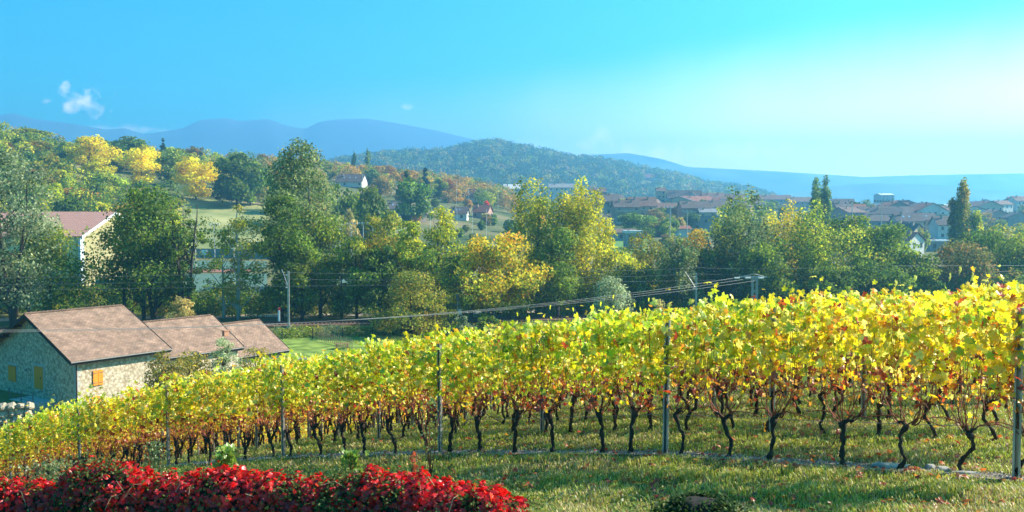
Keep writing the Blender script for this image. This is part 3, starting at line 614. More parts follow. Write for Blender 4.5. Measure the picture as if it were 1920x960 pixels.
# railway signal and marker
def small(name, px, ybot, ytop, d, label, cat, parts):
    q = at(px, ybot, d); z = tz(q[0], d); e = empty(name, (q[0], d, z), 0, label=label, cat=cat); H = at(px, ytop, d)[2] - z
    for nm, fn_, mt in parts: m = MB(); fn_(m, H); m.build(nm, mt, e)
    return e
M_WHITE = solid('white_paint', (.75, .75, .73), .5, .06, 3); M_RED = solid('red_paint', (.5, .03, .03), .5, .1, 3)
small('railway_marker', 523, 602, 578, 149, 'small white marker post with red cap beside the railway track', 'marker post', [('post', lambda m, H: m.box((0, 0, H * .45), (.3, .12, H * .9)), M_WHITE), ('cap', lambda m, H: m.box((0, 0, H * .95), (.34, .16, H * .16)), M_RED)])
small('railway_signal', 858, 592, 552, 150, 'grey railway signal with white cabinet left of the golden walnut', 'signal', [('post', lambda m, H: (m.box((0, 0, H / 2), (.14, .14, H)), m.tube([(.9, 0, 0), (.1, 0, H * .85)], .05, 6)), M_STEEL), ('signal_head', lambda m, H: (m.box((0, -.15, H - .4), (.5, .25, .9)), m.box((0, -.1, H * .62), (1.0, .3, .12))), M_IRON), ('cabinet', lambda m, H: m.box((.35, -.2, H * .38), (.5, .35, .9)), M_WHITE)])
# timber fence of thin stakes and picnic table in the meadow
fe = empty('stake_fence', (*at(625, 632, 132)[:2], tz(*at(625, 632, 132)[:2])), 0, label='row of thin wooden stakes round young plants in the meadow', cat='fence'); fb = np.array(fe.location)
A, B = at(596, 632, 137), at(660, 640, 129); M_STAKE = solid('pale_timber', (.34, .22, .14), .8, .3, 5)
for k in range(19):
    p = A + (B - A) * k / 18; z = tz(p[0], p[1]); m = MB(); m.box((p[0] - fb[0], p[1] - fb[1], z - fb[2] + .62), (.09, .06, 1.3 + .12 * math.sin(k * 2.3))); m.build('stake', M_STAKE, fe)
m = MB(); p1, p2 = A - fb, B - fb; p1[2] = tz(A[0], A[1]) - fb[2] + .8; p2[2] = tz(B[0], B[1]) - fb[2] + .8; m.tube([p1 + [0, .08, 0], p2 + [0, .08, 0]], .04, 5); m.build('rail', M_STAKE, fe)
q = at(641, 648, 128); e = empty('picnic_table', (q[0], q[1], tz(q[0], q[1])), .12, label='brown wooden picnic table on the meadow beside the stake fence', cat='picnic table'); M_TW = solid('brown_timber', (.24, .13, .07), .8, .25, 4)
m = MB(); [m.box((0, (k - 1.5) * .19, .75), (1.9, .17, .05)) for k in range(4)]; m.build('table_top', M_TW, e)
for s in (-1, 1): m = MB(); m.box((0, s * .72, .45), (1.9, .26, .05)); m.build('bench', M_TW, e); m = MB(); m.box((s * .7, 0, .40), (.08, 1.5, .1)); m.prism([(s * .7, -.55, 0), (s * .7, -.65, 0), (s * .7, -.2, .73), (s * .7, -.1, .73)], (.08, 0, 0)); m.prism([(s * .7, .55, 0), (s * .7, .65, 0), (s * .7, .2, .73), (s * .7, .1, .73)], (.08, 0, 0)); m.build('leg', M_TW, e)
# posts of the wire fence on the bank
for k in range(11):
    x = -33 + k * 4.2; y = 155 + .2 * x - 11.2; o = MB().box((0, 0, .8), (.1, .1, 1.7)).build('fence_post', M_DKWOOD); o.location = (x, y, tz(x, y)); tag(o, 'thin dark fence post, %s from the left on the near railway bank' % ordinal(k + 1), 'fence post', 'posts of the wire fence on the railway bank')
# power pole and its three cables
q = at(1415, 520, 100); pz = tz(q[0], 100); H = q[2] - pz; e = empty('power_pole', (q[0], 100, pz), 0, label='twin concrete power pole with crossarm standing behind the vines', cat='power pole')
m = MB(); m.box((-.22, 0, H / 2), (.2, .3, H)); m.box((.22, 0, H / 2), (.2, .3, H)); 
for z_ in np.arange(1, H, 1.3): m.box((0, 0, z_), (.3, .2, .25))
M_CONC = solid('concrete', (.36, .35, .33), .9, .12, 4); m.build('pole', M_CONC, e)
m = MB(); m.box((-.15, .03, H + .05), (2.9, .12, .14)); m.tube([(-1.5, 0, H + .05), (0, 0, H + .35), (1.3, 0, H + .02)], .04, 5); m.build('crossarm', M_STEEL, e)
ends = []
for k, xo in enumerate((-1.5, -.35, 1.0)):
    m = MB(); [m.tube([(xo - .12 - .13 * j, -.15 - .05 * j, H - .05), (xo - .18 - .13 * j, -.17 - .05 * j, H - .06)], .11, 8) for j in range(5)]; m.build('insulator', solid('glass_insulator', (.55, .6, .6), .2, .05), e); ends.append((q[0] + xo - .8, 100 - .4, pz + H - .05 - .12 * k))
for k, (nm, a) in enumerate(zip(('upper', 'middle', 'lower'), ends)):
    far_ = at(-700, 612 - 4 * k + 6, 58 + k * 1.2); wire([a, far_], 2.0, .012, '%s cable of the power line sagging past the farmhouse roofs' % nm, 60)

# ------------------------------------------------------------------ warehouse, sports ground
def plane_roof(o): pass
def rotv(a): return np.array([math.cos(a), math.sin(a), 0]), np.array([-math.sin(a), math.cos(a), 0])
M_RROOF = solid('red_metal_roof', (.32, .18, .155), .6, .12, 2, stretch=(.2, 6, .2)); M_CREAM = solid('cream_cladding', (.62, .52, .27), .7, .07, 3); M_GREYW = solid('pale_metal', (.5, .52, .55), .6, .08, 3)
cr_ = at(195, 430, 225); zg = tz(cr_[0], 225); e = empty('warehouse', (cr_[0], 225, zg), 0, label='warehouse with dull red roof and cream ribbed gable behind the trees', cat='warehouse')
ax, ay = rotv(R(197)); ay = rotv(R(197 - 90))[0]                         # ax: along the ridge to the left and back; ay: across
Rf = at(213, 397, 225) - np.array([cr_[0], 225, zg]); Lf = at(148, 443, 214) - np.array([cr_[0], 225, zg]); ac = Rf - Lf; rise = ac[2]; ac[2] = 0; hw_ = np.linalg.norm(ac); av = ac / hw_; al = np.array([-abs(av[1]), av[0] * np.sign(-av[1]) if False else 0, 0]); 
al = np.array([-.985, -.12, 0]); Ln = 34
def WP(s, v, z): return Lf * [1, 1, 0] + al * s + av * v * hw_ + EZ * z
zc_ = Lf[2]
for v0, v1 in ((0, 1), (2, 1)): m = MB(); m.prism([WP(-.6, v0, zc_), WP(Ln, v0, zc_), WP(Ln, v1, zc_ + rise), WP(-.6, v1, zc_ + rise)], (0, 0, -.25)); m.build('roof', M_RROOF, e)
m = MB(); k = 0
for i in range(60): s_ = i * .58; m.prism([WP(s_, 0, zc_ + .005), WP(s_ + .1, 0, zc_ + .005), WP(s_ + .1, 1, zc_ + rise + .005), WP(s_, 1, zc_ + rise + .005)], (0, 0, .07))
m.build('roof_ribs', M_RROOF, e)
m = MB(); m.prism([WP(0, .03, -1), WP(0, .03, zc_ - .3), WP(0, 1, zc_ + rise - .3), WP(0, 1.97, zc_ - .3), WP(0, 1.97, -1)], al * (Ln - 1)); m.build('wall', M_CREAM, e)
m = MB()
for i in range(70):
    v = .05 + i * 1.9 / 70; zt = zc_ - .35 + rise * (1 - abs(v - 1)); a = WP(-.06, v, 0); m.box(a + EZ * zt / 2, (.12, hw_ * .012, zt), ax=[-al, av, EZ])
m.build('cladding_ribs', M_CREAM, e)
m = MB(); m.prism([WP(-.62, 0, zc_ + .06), WP(-.62, 1, zc_ + rise + .06), WP(-.62, 1, zc_ + rise - .6), WP(-.62, 0, zc_ - .6)], -al * .1); m.prism([WP(-.62, 2, zc_ + .06), WP(-.62, 1.001, zc_ + rise + .06), WP(-.62, 1.001, zc_ + rise - .6), WP(-.62, 2, zc_ - .6)], -al * .1); m.build('gable_trim', M_WHITE, e)
m = MB(); m.box(WP(-.1, .04, zc_ * .5 - .2), (.5, 1.2, zc_ - .3), ax=[al, av, EZ]); m.build('corner_panel', M_GREYW, e)
# tennis courts
M_CT = solid('court_green', (.07, .13, .10), .9, .1, 1); M_CR = solid('court_clay', (.24, .10, .07), .9, .1, 1)
def flat_quad(name, px0, px1, d0, d1, mat, lift): return patchmesh(name, [((px0 - 960) / F * d0, d0), ((px1 - 960) / F * d0, d0), ((px1 - 960) / F * d1, d1), ((px0 - 960) / F * d1, d1)], mat, lift, 8)
flat_quad('tennis_court', 340, 500, 206, 240, M_CT, .12); flat_quad('clay_court', 345, 470, 244, 254, M_CR, .12); flat_quad('tennis_court', 560, 720, 212, 240, M_CT, .12); flat_quad('tennis_court', 345, 500, 258, 284, M_CT, .12)
flat_quad('sports_pitch', 1075, 1215, 320, 430, solid('pitch_grass', (.10, .20, .04), .95, .12, .4), .12)
flat_quad('hill_meadow', 345, 505, 300, 445, solid('dry_meadow', (.13, .19, .045), .95, .3, .05, .4, col2=(.27, .25, .10), detail=9), .15)
flat_quad('garden_lawn', 706, 765, 395, 470, solid('garden_lawn', (.20, .22, .08), .95, .15, .1), .15)
def mesh_fence(name, x0, y0, x1, y1, h, col, label, post=3.0, mid=None):
    e = empty(name, (x0, y0, tz(x0, y0)), 0, label=label, cat='fence'); b0 = np.array(e.location); L_ = math.hypot(x1 - x0, y1 - y0); n_ = max(2, int(L_ / post)); m = MB(); mm = MB()
    pts = [(x0 + (x1 - x0) * k / n_, y0 + (y1 - y0) * k / n_) for k in range(n_ + 1)]
    for k, (x, y) in enumerate(pts): mm2 = MB(); mm2.box(np.array([x, y, tz(x, y) + h / 2]) - b0, (.1, .1, h)); mm2.build('post', M_STEEL, e)
    for (xa, ya), (xb, yb) in zip(pts[:-1], pts[1:]):
        za, zb_ = tz(xa, ya), tz(xb, yb); o_ = np.array([0, .05, 0]); m.prism([np.array([xa, ya, za + .1]) - b0 + o_, np.array([xb, yb, zb_ + .1]) - b0 + o_, np.array([xb, yb, zb_ + h]) - b0 + o_, np.array([xa, ya, za + h]) - b0 + o_], (0, .02, 0))
    m.build('mesh_panel', col, e)
M_NET = solid('green_windbreak', (.02, .22, .17), .8, .15, 2)
mesh_fence('court_fence', -112, 205, -93, 205, 3, M_NET, 'turquoise windbreak fence at the left edge behind the silvery willow')
mesh_fence('court_fence', -90, 207, -82, 207, 2.5, M_NET, 'short turquoise fence below the cream warehouse gable')
mesh_fence('court_fence', -66, 206, -50, 206, 1.2, M_GREYW, 'low grey fence along the front of the tennis courts')
mesh_fence('court_fence', -98, 291, -60, 291, 3, solid('grey_green_net', (.12, .2, .2), .8, .1), 'tall grey-green fence along the far side of the tennis courts')
q = at(383, 468, 284); m = MB(); m.box((0, 0, 1.2), (1.6, .15, 1.5)); o = m.build('notice_board', M_WHITE); o.location = (q[0], 284, tz(q[0], 284) + 1.3); MB().box((0, .1, -.3), (.1, .1, 3)).build('post', M_STEEL, o); tag(o, 'square white board on the far fence of the tennis courts', 'notice board')
def floodlight(px, ytop, d, label, ring=False, nl=4):
    x = (px - 960) / F * d; z = tz(x, d); H = at(px, ytop, d)[2] - z; e = empty('floodlight_mast', (x, d, z), 0, label=label, cat='floodlight', group='floodlight masts')
    r_ = .09 + d * .00022; MB().tube([(0, 0, -.3), (0, 0, H * .5), (0, 0, H - .3)], [r_ * 1.3, r_, r_ * .8], 7).build('pole', M_STEEL, e); w_ = .006 * d * (1.6 if ring else 1)
    MB().box((0, 0, H - .3), (w_ * 1.5, .1, .1)).build('crossbar', M_STEEL, e)
    for k in range(nl): m = MB(); xx = (k / (nl - 1) - .5) * w_ * 1.5; s_ = .0016 * d; m.box((xx, -.1, H), (s_, s_ * .6, s_ * .8)); m.build('lamp', M_GREYW if not ring else M_IRON, e)
    return e
floodlight(402, 420, 262, 'tall grey floodlight mast over the tennis courts left of the birch')
floodlight(366, 421, 250, 'floodlight mast half hidden by the thin bare-topped tree'); floodlight(438, 421, 285, 'floodlight mast behind the yellowing birch')
floodlight(629, 430, 270, 'shorter floodlight, leftmost of the group right of the tallest poplar'); floodlight(637, 421, 280, 'bright twin-lamp floodlight, second of the group right of the tallest poplar')
floodlight(658, 419, 285, 'floodlight, third of the group right of the tallest poplar'); floodlight(681, 418, 280, 'slim pale floodlight, fourth of the group right of the tallest poplar'); floodlight(699, 417, 290, 'small floodlight, last of the group right of the tallest poplar')
floodlight(1128, 364, 330, 'tall floodlight with dark ring of lamps right of the twin poplars', True, 6); floodlight(1288, 395, 330, 'thin floodlight pole over the round trees of the town', False, 3); floodlight(1256, 388, 340, 'thin pole left of the rusty round tree', False, 3)
floodlight(1652, 377, 300, 'dark floodlight with wide ring in front of the grey tower', True, 6); floodlight(1597, 380, 310, 'dark floodlight left of the wide ringed one', True, 4)
for k, (px, yt) in enumerate([(857, 392), (886, 395), (912, 392), (934, 348), (857 - 50, 404), (856, 340), (879, 352), (681, 322)]):
    d = 395 if yt > 380 else 560; x = (px - 960) / F * d; z = tz(x, d); H = max(4, at(px, yt, d)[2] - z); o = MB().tube([(0, 0, -.3), (0, 0, H)], [.08, .06], 6).build('flag_pole', M_WHITE); o.location = (x, d, z); tag(o, 'thin white pole among the hillside houses, %s counted in its row' % ordinal(k + 1), 'pole', 'thin white poles among the hillside houses')

# ------------------------------------------------------------------ houses of the hillside and the town
WALLC = {'white': solid('white_render', (.55, .54, .52), .9, .12, .6), 'cream': solid('cream_render', (.46, .36, .25), .9, .12, .6), 'beige': solid('beige_render', (.34, .26, .20), .9, .1, .6), 'pink': solid('pink_render', (.38, .22, .17), .9, .1, .6), 'grey': solid('grey_render', (.26, .26, .27), .9, .1, .6)}
ROOFC = {'dark': tile_mat('dark_tiles', (.11, .09, .09), (.14, .11, .10)), 'brown': tile_mat('brown_tiles', (.21, .135, .11), (.16, .10, .085)), 'red': tile_mat('red_tiles', (.30, .12, .08), (.24, .10, .07)), 'grey': solid('grey_roof', (.2, .2, .21), .8, .1, 1), 'pale': solid('pale_roof', (.55, .55, .56), .7, .1, 1)}
M_WIN = solid('window_glass', (.03, .04, .055), .15, .1, 1, spec=.8); M_SKYL = solid('skylight_glass', (.5, .55, .6), .08, .05, 1, 0, .6)
def house(px, yr, ye, wpx, d, wall, roof, rot, label, dep=None, gable=False, sky_=0, chim=1, balc=False, name='house', storeys=None):
    """px centre, yr ridge, ye eave, wpx width; rot turns it; gable: the gable end faces the camera"""
    hw = (2.9 * (storeys or (3 if balc else 2)) + .3) * (1 if d < 1100 else .8)
    dd = np.linspace(max(285, d * .8), d * 1.25, 60) if d < 1100 else np.linspace(d * .8, d * 1.35, 80); er = [abs(at(px, ye, q_)[2] - tz((px - 960) / F * q_, q_) - hw) + abs(q_ - d) * .012 for q_ in dd]; d = float(dd[int(np.argmin(er))])
    x = (px - 960) / F * d; zr = at(px, yr, d)[2]; ze = at(px, ye, d)[2]; z = tz(x, d) - .4; h = max(ze - z, 2.6); rise = max(zr - ze, .4); w = wpx / F * d; dp = dep or max(7.5, min(12, w * .75)); e = empty(name, (x, d, z), R(rot), label=label, cat='house', group='houses of the valley')
    m = MB(); a, b_ = (w, dp) if not gable else (dp, w)          # a along ridge, b_ across
    def Q(u, v, zz): return np.array([u, v, zz]) if not gable else np.array([v, u, zz])
    ha, hb = a / 2, b_ / 2; ov = .55
    flat = roof in ('grey', 'pale') and rise < 1.0
    m.prism([Q(-ha, -hb, 0), Q(-ha, -hb, h), Q(-ha, 0, h + (0 if flat else rise - .05)), Q(-ha, hb, h), Q(-ha, hb, 0)], Q(a, 0, 0)); m.build('wall', WALLC[wall], e)
    sl = rise / hb
    if flat: r = MB().box((0, 0, h + rise / 2 + .005), (w + .8, dp + .8, rise)).build('roof', ROOFC[roof], e)
    else:
        for s in (-1, 1):
            m = MB(); m.prism([Q(-ha - ov, s * (hb + ov), h - sl * ov + .1), Q(ha + ov, s * (hb + ov), h - sl * ov + .1), Q(ha + ov, 0, h + rise + .1), Q(-ha - ov, 0, h + rise + .1)], (0, 0, -.14 if False else .14)); r = m.build('roof', ROOFC[roof], e)
            if roof in ('dark', 'brown', 'red'): uvroof(r, Q(1, 0, 0), Q(0, s, 0) * .9)
            if s == (-1) and not gable:
                for k in range(sky_):
                    u = (-.25 + .22 * k) * a; m = MB(); m.prism([Q(u, -hb * .62, h + rise * .38 + .27), Q(u + .8, -hb * .62, h + rise * .38 + .27), Q(u + .8, -hb * .40, h + rise * .60 + .27), Q(u, -hb * .40, h + rise * .60 + .27)], (0, 0, .06)); m.build('skylight', M_SKYL, r)
    for k in range(chim): m = MB(); u = (-.28 + .5 * k) * a; m.box(Q(u, -hb * .3, h + rise * .95), (.7, .6, 1.6)); m.box(Q(u, -hb * .3, h + rise * .95 + .84), (.85, .75, .08)); m.build('chimney', WALLC['beige'], e)
    ns = storeys or max(1, int(h / 2.9)); nw = max(2, int(w / 3.6))
    for sft in range(ns):
        zc = h - 1.5 - sft * 2.9
        if zc < 1: break
        for k in range(nw):
            if rng.random() < .2: continue
            u = (k + .5 + rng.uniform(-.18, .18)) / nw * w - w / 2; m = MB(); m.box((u, -dp / 2 - .02, zc), (1.1, .06, 1.35)); fr_ = m.build('window', M_WIN, e)
            if d < 620: MB().box((u, -dp / 2 - .05, zc - .74), (1.3, .16, .1)).build('sill', WALLC['grey'], fr_)
        for k in range(2): MB().box((w / 2 + .02, (k - .5) * dp * .5, zc), (.06, 1.0, 1.3)).build('window', M_WIN, e)
    if balc:
        for sft in range(ns): MB().box((0, -dp / 2 - .7, h - 2.6 - sft * 2.9), (w * .9, 1.3, .15)).build('balcony', WALLC['grey'], e); MB().box((0, -dp / 2 - 1.33, h - 2.1 - sft * 2.9), (w * .9, .06, .8)).build('railing', WALLC['cream'], e)
    return e
Hs = house
Hs(660, 327, 341, 50, 520, 'white', 'dark', -8, 'white house with broad dark roof and skylights high on the hillside', sky_=3, storeys=1)
Hs(740, 339, 352, 36, 470, 'white', 'brown', 25, 'white chalet with steep gable left of the dark pointed conifer', gable=True, storeys=1)
Hs(782, 345, 356, 30, 500, 'white', 'brown', 0, 'white house mostly hidden behind the dense dark green tree', storeys=1)
Hs(880, 355, 369, 66, 500, 'white', 'dark', -6, 'long white bungalow with dark roof right of the hillside gardens', storeys=1)
Hs(862, 350, 360, 40, 530, 'white', 'brown', 0, 'low brown roof tucked behind the long white bungalow', storeys=1)
Hs(746, 379, 391, 42, 385, 'grey', 'dark', 8, 'grey house with dark roof and three bright skylights', sky_=3, storeys=1)
Hs(780, 391, 402, 30, 360, 'beige', 'brown', 30, 'small brown gabled house below the dark roof with skylights', gable=True, storeys=1)
Hs(862, 388, 400, 30, 390, 'white', 'dark', -5, 'small white house with dark roof and two skylights', sky_=2, storeys=1)
Hs(905, 385, 397, 30, 400, 'pink', 'red', -20, 'brick-red roofed house beside the small vivid red tree', storeys=1)
Hs(960, 346, 354, 30, 900, 'white', 'pale', 0, 'pale flat building left behind the twin poplars')
Hs(1052, 345, 352, 46, 950, 'white', 'grey', 0, 'long pale block between the twin poplars')
Hs(1120, 352, 360, 30, 900, 'grey', 'brown', 0, 'grey house with brown roof just right of the twin poplars')
Hs(1136, 364, 377, 44, 640, 'beige', 'dark', 10, 'dark roofed flats behind the ringed floodlight', balc=True)
Hs(1130, 380, 392, 34, 560, 'beige', 'dark', 20, 'lower dark gabled house behind the ringed floodlight', gable=True)
Hs(1172, 376, 388, 46, 600, 'beige', 'dark', 5, 'brown-roofed flats with balconies left of the cream gable', balc=True, chim=2)
Hs(1202, 370, 386, 50, 640, 'cream', 'brown', 4, 'long balcony flats with brown roof in the middle of the town', balc=True, chim=2)
Hs(1228, 374, 388, 28, 610, 'cream', 'brown', -30, 'house with a big blank cream gable wall', gable=True, chim=1)
Hs(1190, 342, 348, 16, 1150, 'white', 'dark', 0, 'small white house with dark roof at the foot of the far hill')
Hs(1213, 326, 333, 14, 1600, 'pink', 'red', 0, 'pinkish villa half way up the far wooded hill', dep=14)
Hs(1228, 327, 333, 12, 1600, 'white', 'red', 0, 'white villa beside the pinkish one on the far hill', dep=14)
Hs(1150, 300, 305, 7, 1880, 'white', 'red', 0, 'tiny white house high on the far wooded hill', dep=12); Hs(1072, 296, 301, 7, 1850, 'pink', 'red', 0, 'tiny pink house on the upper left of the far hill', dep=12)
Hs(1125, 312, 317, 6, 1700, 'white', 'red', 0, 'tiny white house in the woods left of the pinkish villa', dep=12)
Hs(1265, 347, 350, 56, 1250, 'grey', 'pale', 0, 'long white hangar at the foot of the far hill', dep=20); Hs(1325, 351, 355, 40, 1200, 'pink', 'grey', 0, 'long pinkish shed at the foot of the far hill', dep=20)
Hs(1238, 352, 358, 16, 900, 'cream', 'brown', 0, 'small cream house behind the balcony flats'); Hs(1282, 357, 371, 62, 720, 'grey', 'dark', -5, 'big grey house with dark roof in the upper town', chim=2, balc=True)
Hs(1298, 360, 373, 24, 690, 'white', 'brown', -15, 'white gable facing the camera in the upper town', gable=True); Hs(1335, 362, 373, 40, 740, 'white', 'brown', 6, 'white house with brown roof right of the white gable', chim=2)
Hs(1372, 364, 374, 44, 760, 'cream', 'brown', -4, 'cream house with long brown roof left of the broad poplar', chim=2)
Hs(1300, 378, 390, 52, 620, 'pink', 'dark', 4, 'reddish balcony flats with dark roof under the white gable', balc=True); Hs(1345, 376, 388, 44, 600, 'white', 'dark', 8, 'white-walled house with dark roof above the flat grey hall')
Hs(1322, 404, 408, 48, 470, 'grey', 'grey', -8, 'flat grey hall among the lower town trees'); Hs(1325, 392, 398, 30, 540, 'cream', 'grey', 0, 'small cream building behind the flat grey hall')
Hs(1162, 430, 436, 56, 440, 'grey', 'brown', -3, 'low sports pavilion with brown roof beside the green pitch', storeys=1, dep=9); Hs(1186, 432, 437, 30, 436, 'grey', 'pale', 0, 'flat annex right of the sports pavilion')
Hs(1268, 424, 429, 46, 420, 'white', 'red', 4, 'long white house with flat red roof behind the leaning poplar', storeys=1)
Hs(1400, 372, 382, 40, 820, 'cream', 'brown', 0, 'cream house peeping above the broad grey-green poplar'); Hs(1450, 366, 374, 60, 1000, 'grey', 'brown', 0, 'long hazy roof behind the golden-topped tree')
Hs(1500, 370, 378, 50, 950, 'beige', 'brown', 0, 'hazy beige house left of the dark columnar pair')
Hs(1578, 379, 391, 34, 640, 'pink', 'dark', 12, 'reddish house with dark roof right of the dark columnar pair', balc=True); Hs(1620, 382, 390, 70, 820, 'grey', 'dark', 0, 'long dark roof on the skyline left of the tower', chim=3)
Hs(1656, 363, 366, 24, 1300, 'grey', 'pale', 0, 'pale grey tower block on the right skyline', name='tower_block', dep=22); Hs(1658, 388, 402, 100, 620, 'grey', 'dark', 0, 'wide dark roofed terrace in front of the tower', chim=3)
Hs(1675, 378, 392, 62, 640, 'beige', 'red', 4, 'broad gabled apartment house with reddish trim under the tower', gable=True, balc=True); Hs(1738, 381, 395, 56, 620, 'white', 'red', 4, 'gabled apartment house with white right half', gable=True, balc=True)
Hs(1780, 383, 386, 24, 900, 'white', 'pale', 0, 'pale flat block left of the tall columnar poplar'); Hs(1700, 400, 414, 48, 520, 'cream', 'dark', -2, 'cream house with dark roof and twin windows', sky_=2)
Hs(1732, 400, 412, 34, 530, 'beige', 'dark', 0, 'beige house with dark hipped roof right of the twin windows', sky_=2); Hs(1776, 406, 421, 52, 470, 'white', 'dark', 0, 'tall white house with dark roof below the right columnar poplar')
Hs(1682, 416, 430, 40, 430, 'cream', 'dark', 35, 'small pale gabled house above the sloping green trees', gable=True); Hs(1706, 420, 434, 34, 420, 'cream', 'dark', 30, 'dark steep roof in the middle of the right town', gable=True)
Hs(1700, 436, 450, 44, 380, 'white', 'dark', 32, 'nearest dark roofed house of the right town', gable=True); Hs(1764, 450, 453, 52, 370, 'grey', 'pale', -6, 'flat pale canopy below the tall white house', storeys=1)
Hs(1862, 394, 404, 50, 620, 'beige', 'brown', 3, 'brown gabled house right of the columnar poplars', gable=True); Hs(1905, 398, 408, 42, 600, 'beige', 'dark', -6, 'dark roofed house at the right edge of the town', gable=True)
Hs(1838, 398, 406, 40, 700, 'grey', 'brown', 0, 'hazy brown roof behind the shorter columnar poplar'); Hs(1640, 404, 414, 44, 560, 'grey', 'dark', 0, 'grey house half hidden above the large green tree')
rows_ = []
for k in range(52):
    left_ = k < 30; px = rng.uniform(1068, 1430) if left_ else rng.uniform(1565, 1915); d = rng.uniform(520, 900) if left_ else rng.uniform(450, 760); x = (px - 960) / F * d; zg_ = tz(x, d)
    ye = proj((x, d, zg_ + rng.choice([3.2, 5.6, 6.0, 8.6])))[1]; yr = ye - rng.uniform(2.2, 3.2) / d * F; rows_.append((px, yr, ye, rng.uniform(11, 19) / d * F, d, left_))
rows_.sort(key=lambda q: q[0]); cn = {}
for px, yr, ye, wp, d, left_ in rows_:
    rf = rng.choice(['brown', 'dark', 'dark', 'red', 'brown']); wl_ = rng.choice(['white', 'cream', 'grey', 'pink', 'white', 'beige']); key = (rf, left_); cn[key] = cn.get(key, 0) + 1
    Hs(px, yr, ye, wp, d, wl_, rf, rng.uniform(-30, 30), '%s town house with %s roof, %s such roof from the left in the %s quarter' % (wl_, rf, ordinal(cn[key]), 'middle' if left_ else 'right-hand'), gable=rng.random() < .35)
# construction crane on the far skyline
q = at(737, 283, 1900); z = tz(q[0], 1900); e = empty('tower_crane', (q[0], 1900, z), 0, label='tiny tower crane on the skyline left of the far hill', cat='crane'); H = q[2] - z
MB().box((0, 0, H / 2), (1.5, 1.5, H)).build('mast', M_RED, e); MB().prism([(-6, 0, H - 1), (22, 0, H + 1), (22, 0, H + 2), (-6, 0, H + 1)], (0, 1.2, 0)).build('jib', M_RED, e)

# ------------------------------------------------------------------ trees
PG = dict(
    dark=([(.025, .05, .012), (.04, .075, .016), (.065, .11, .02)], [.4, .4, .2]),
    green=([(.045, .085, .015), (.08, .13, .02), (.13, .18, .025)], [.35, .4, .25]),
    acacia=([(.04, .08, .012), (.08, .13, .018), (.15, .19, .025), (.24, .25, .03)], [.3, .35, .25, .1]),
    olive=([(.08, .11, .02), (.14, .16, .025), (.22, .20, .03), (.28, .18, .03)], [.3, .35, .25, .1]),
    ygreen=([(.10, .14, .018), (.19, .23, .02), (.34, .33, .025), (.52, .42, .03)], [.3, .35, .22, .13]),
    yellow=([(.50, .325, .006), (.54, .37, .008), (.42, .30, .008), (.2, .18, .012)], [.4, .35, .2, .05]),
    walnut=([(.42, .30, .02), (.28, .25, .02), (.12, .16, .02), (.45, .20, .03), (.55, .42, .05)], [.28, .27, .2, .1, .15]),
    birch=([(.30, .27, .04), (.20, .22, .04), (.12, .16, .03), (.42, .33, .05)], [.3, .3, .2, .2]),
    silver=([(.11, .15, .07), (.17, .21, .11), (.26, .30, .18), (.06, .09, .035)], [.3, .35, .15, .2]),
    willow=([(.20, .25, .13), (.30, .35, .20), (.13, .17, .08)], [.4, .35, .25]),
    greypop=([(.09, .13, .045), (.14, .19, .06), (.22, .25, .09), (.05, .08, .02)], [.3, .35, .15, .2]),
    orange=([(.28, .155, .03), (.24, .14, .03), (.17, .14, .03), (.34, .22, .04)], [.35, .3, .2, .15]),
    brown=([(.20, .12, .04), (.14, .12, .03), (.10, .12, .03), (.26, .17, .05)], [.3, .3, .25, .15]),
    beige=([(.34, .28, .14), (.26, .24, .11), (.20, .2, .08)], [.4, .35, .25]),
    conifer=([(.012, .03, .014), (.02, .045, .02), (.035, .065, .025)], [.4, .4, .2]),
    far=([(.022, .045, .018), (.035, .065, .02), (.05, .07, .025)], [.4, .35, .25]),
    red=([(.5, .04, .04), (.35, .04, .03)], [.6, .4]))
for k_ in PG: PG[k_] = ([((min(.85, c_[0] * (3.3 if k_ == 'dark' else 2.5 if k_ in ('green', 'acacia') else 2.0)), min(.85, c_[1] * (2.8 if k_ == 'dark' else 2.2 if k_ in ('green', 'acacia') else 1.85)), c_[2] * 1.3) if k_ not in ('silver', 'willow', 'greypop') else (c_[0] * 1.75, c_[1] * 1.65, c_[2] * 1.55)) for c_ in PG[k_][0]], PG[k_][1])
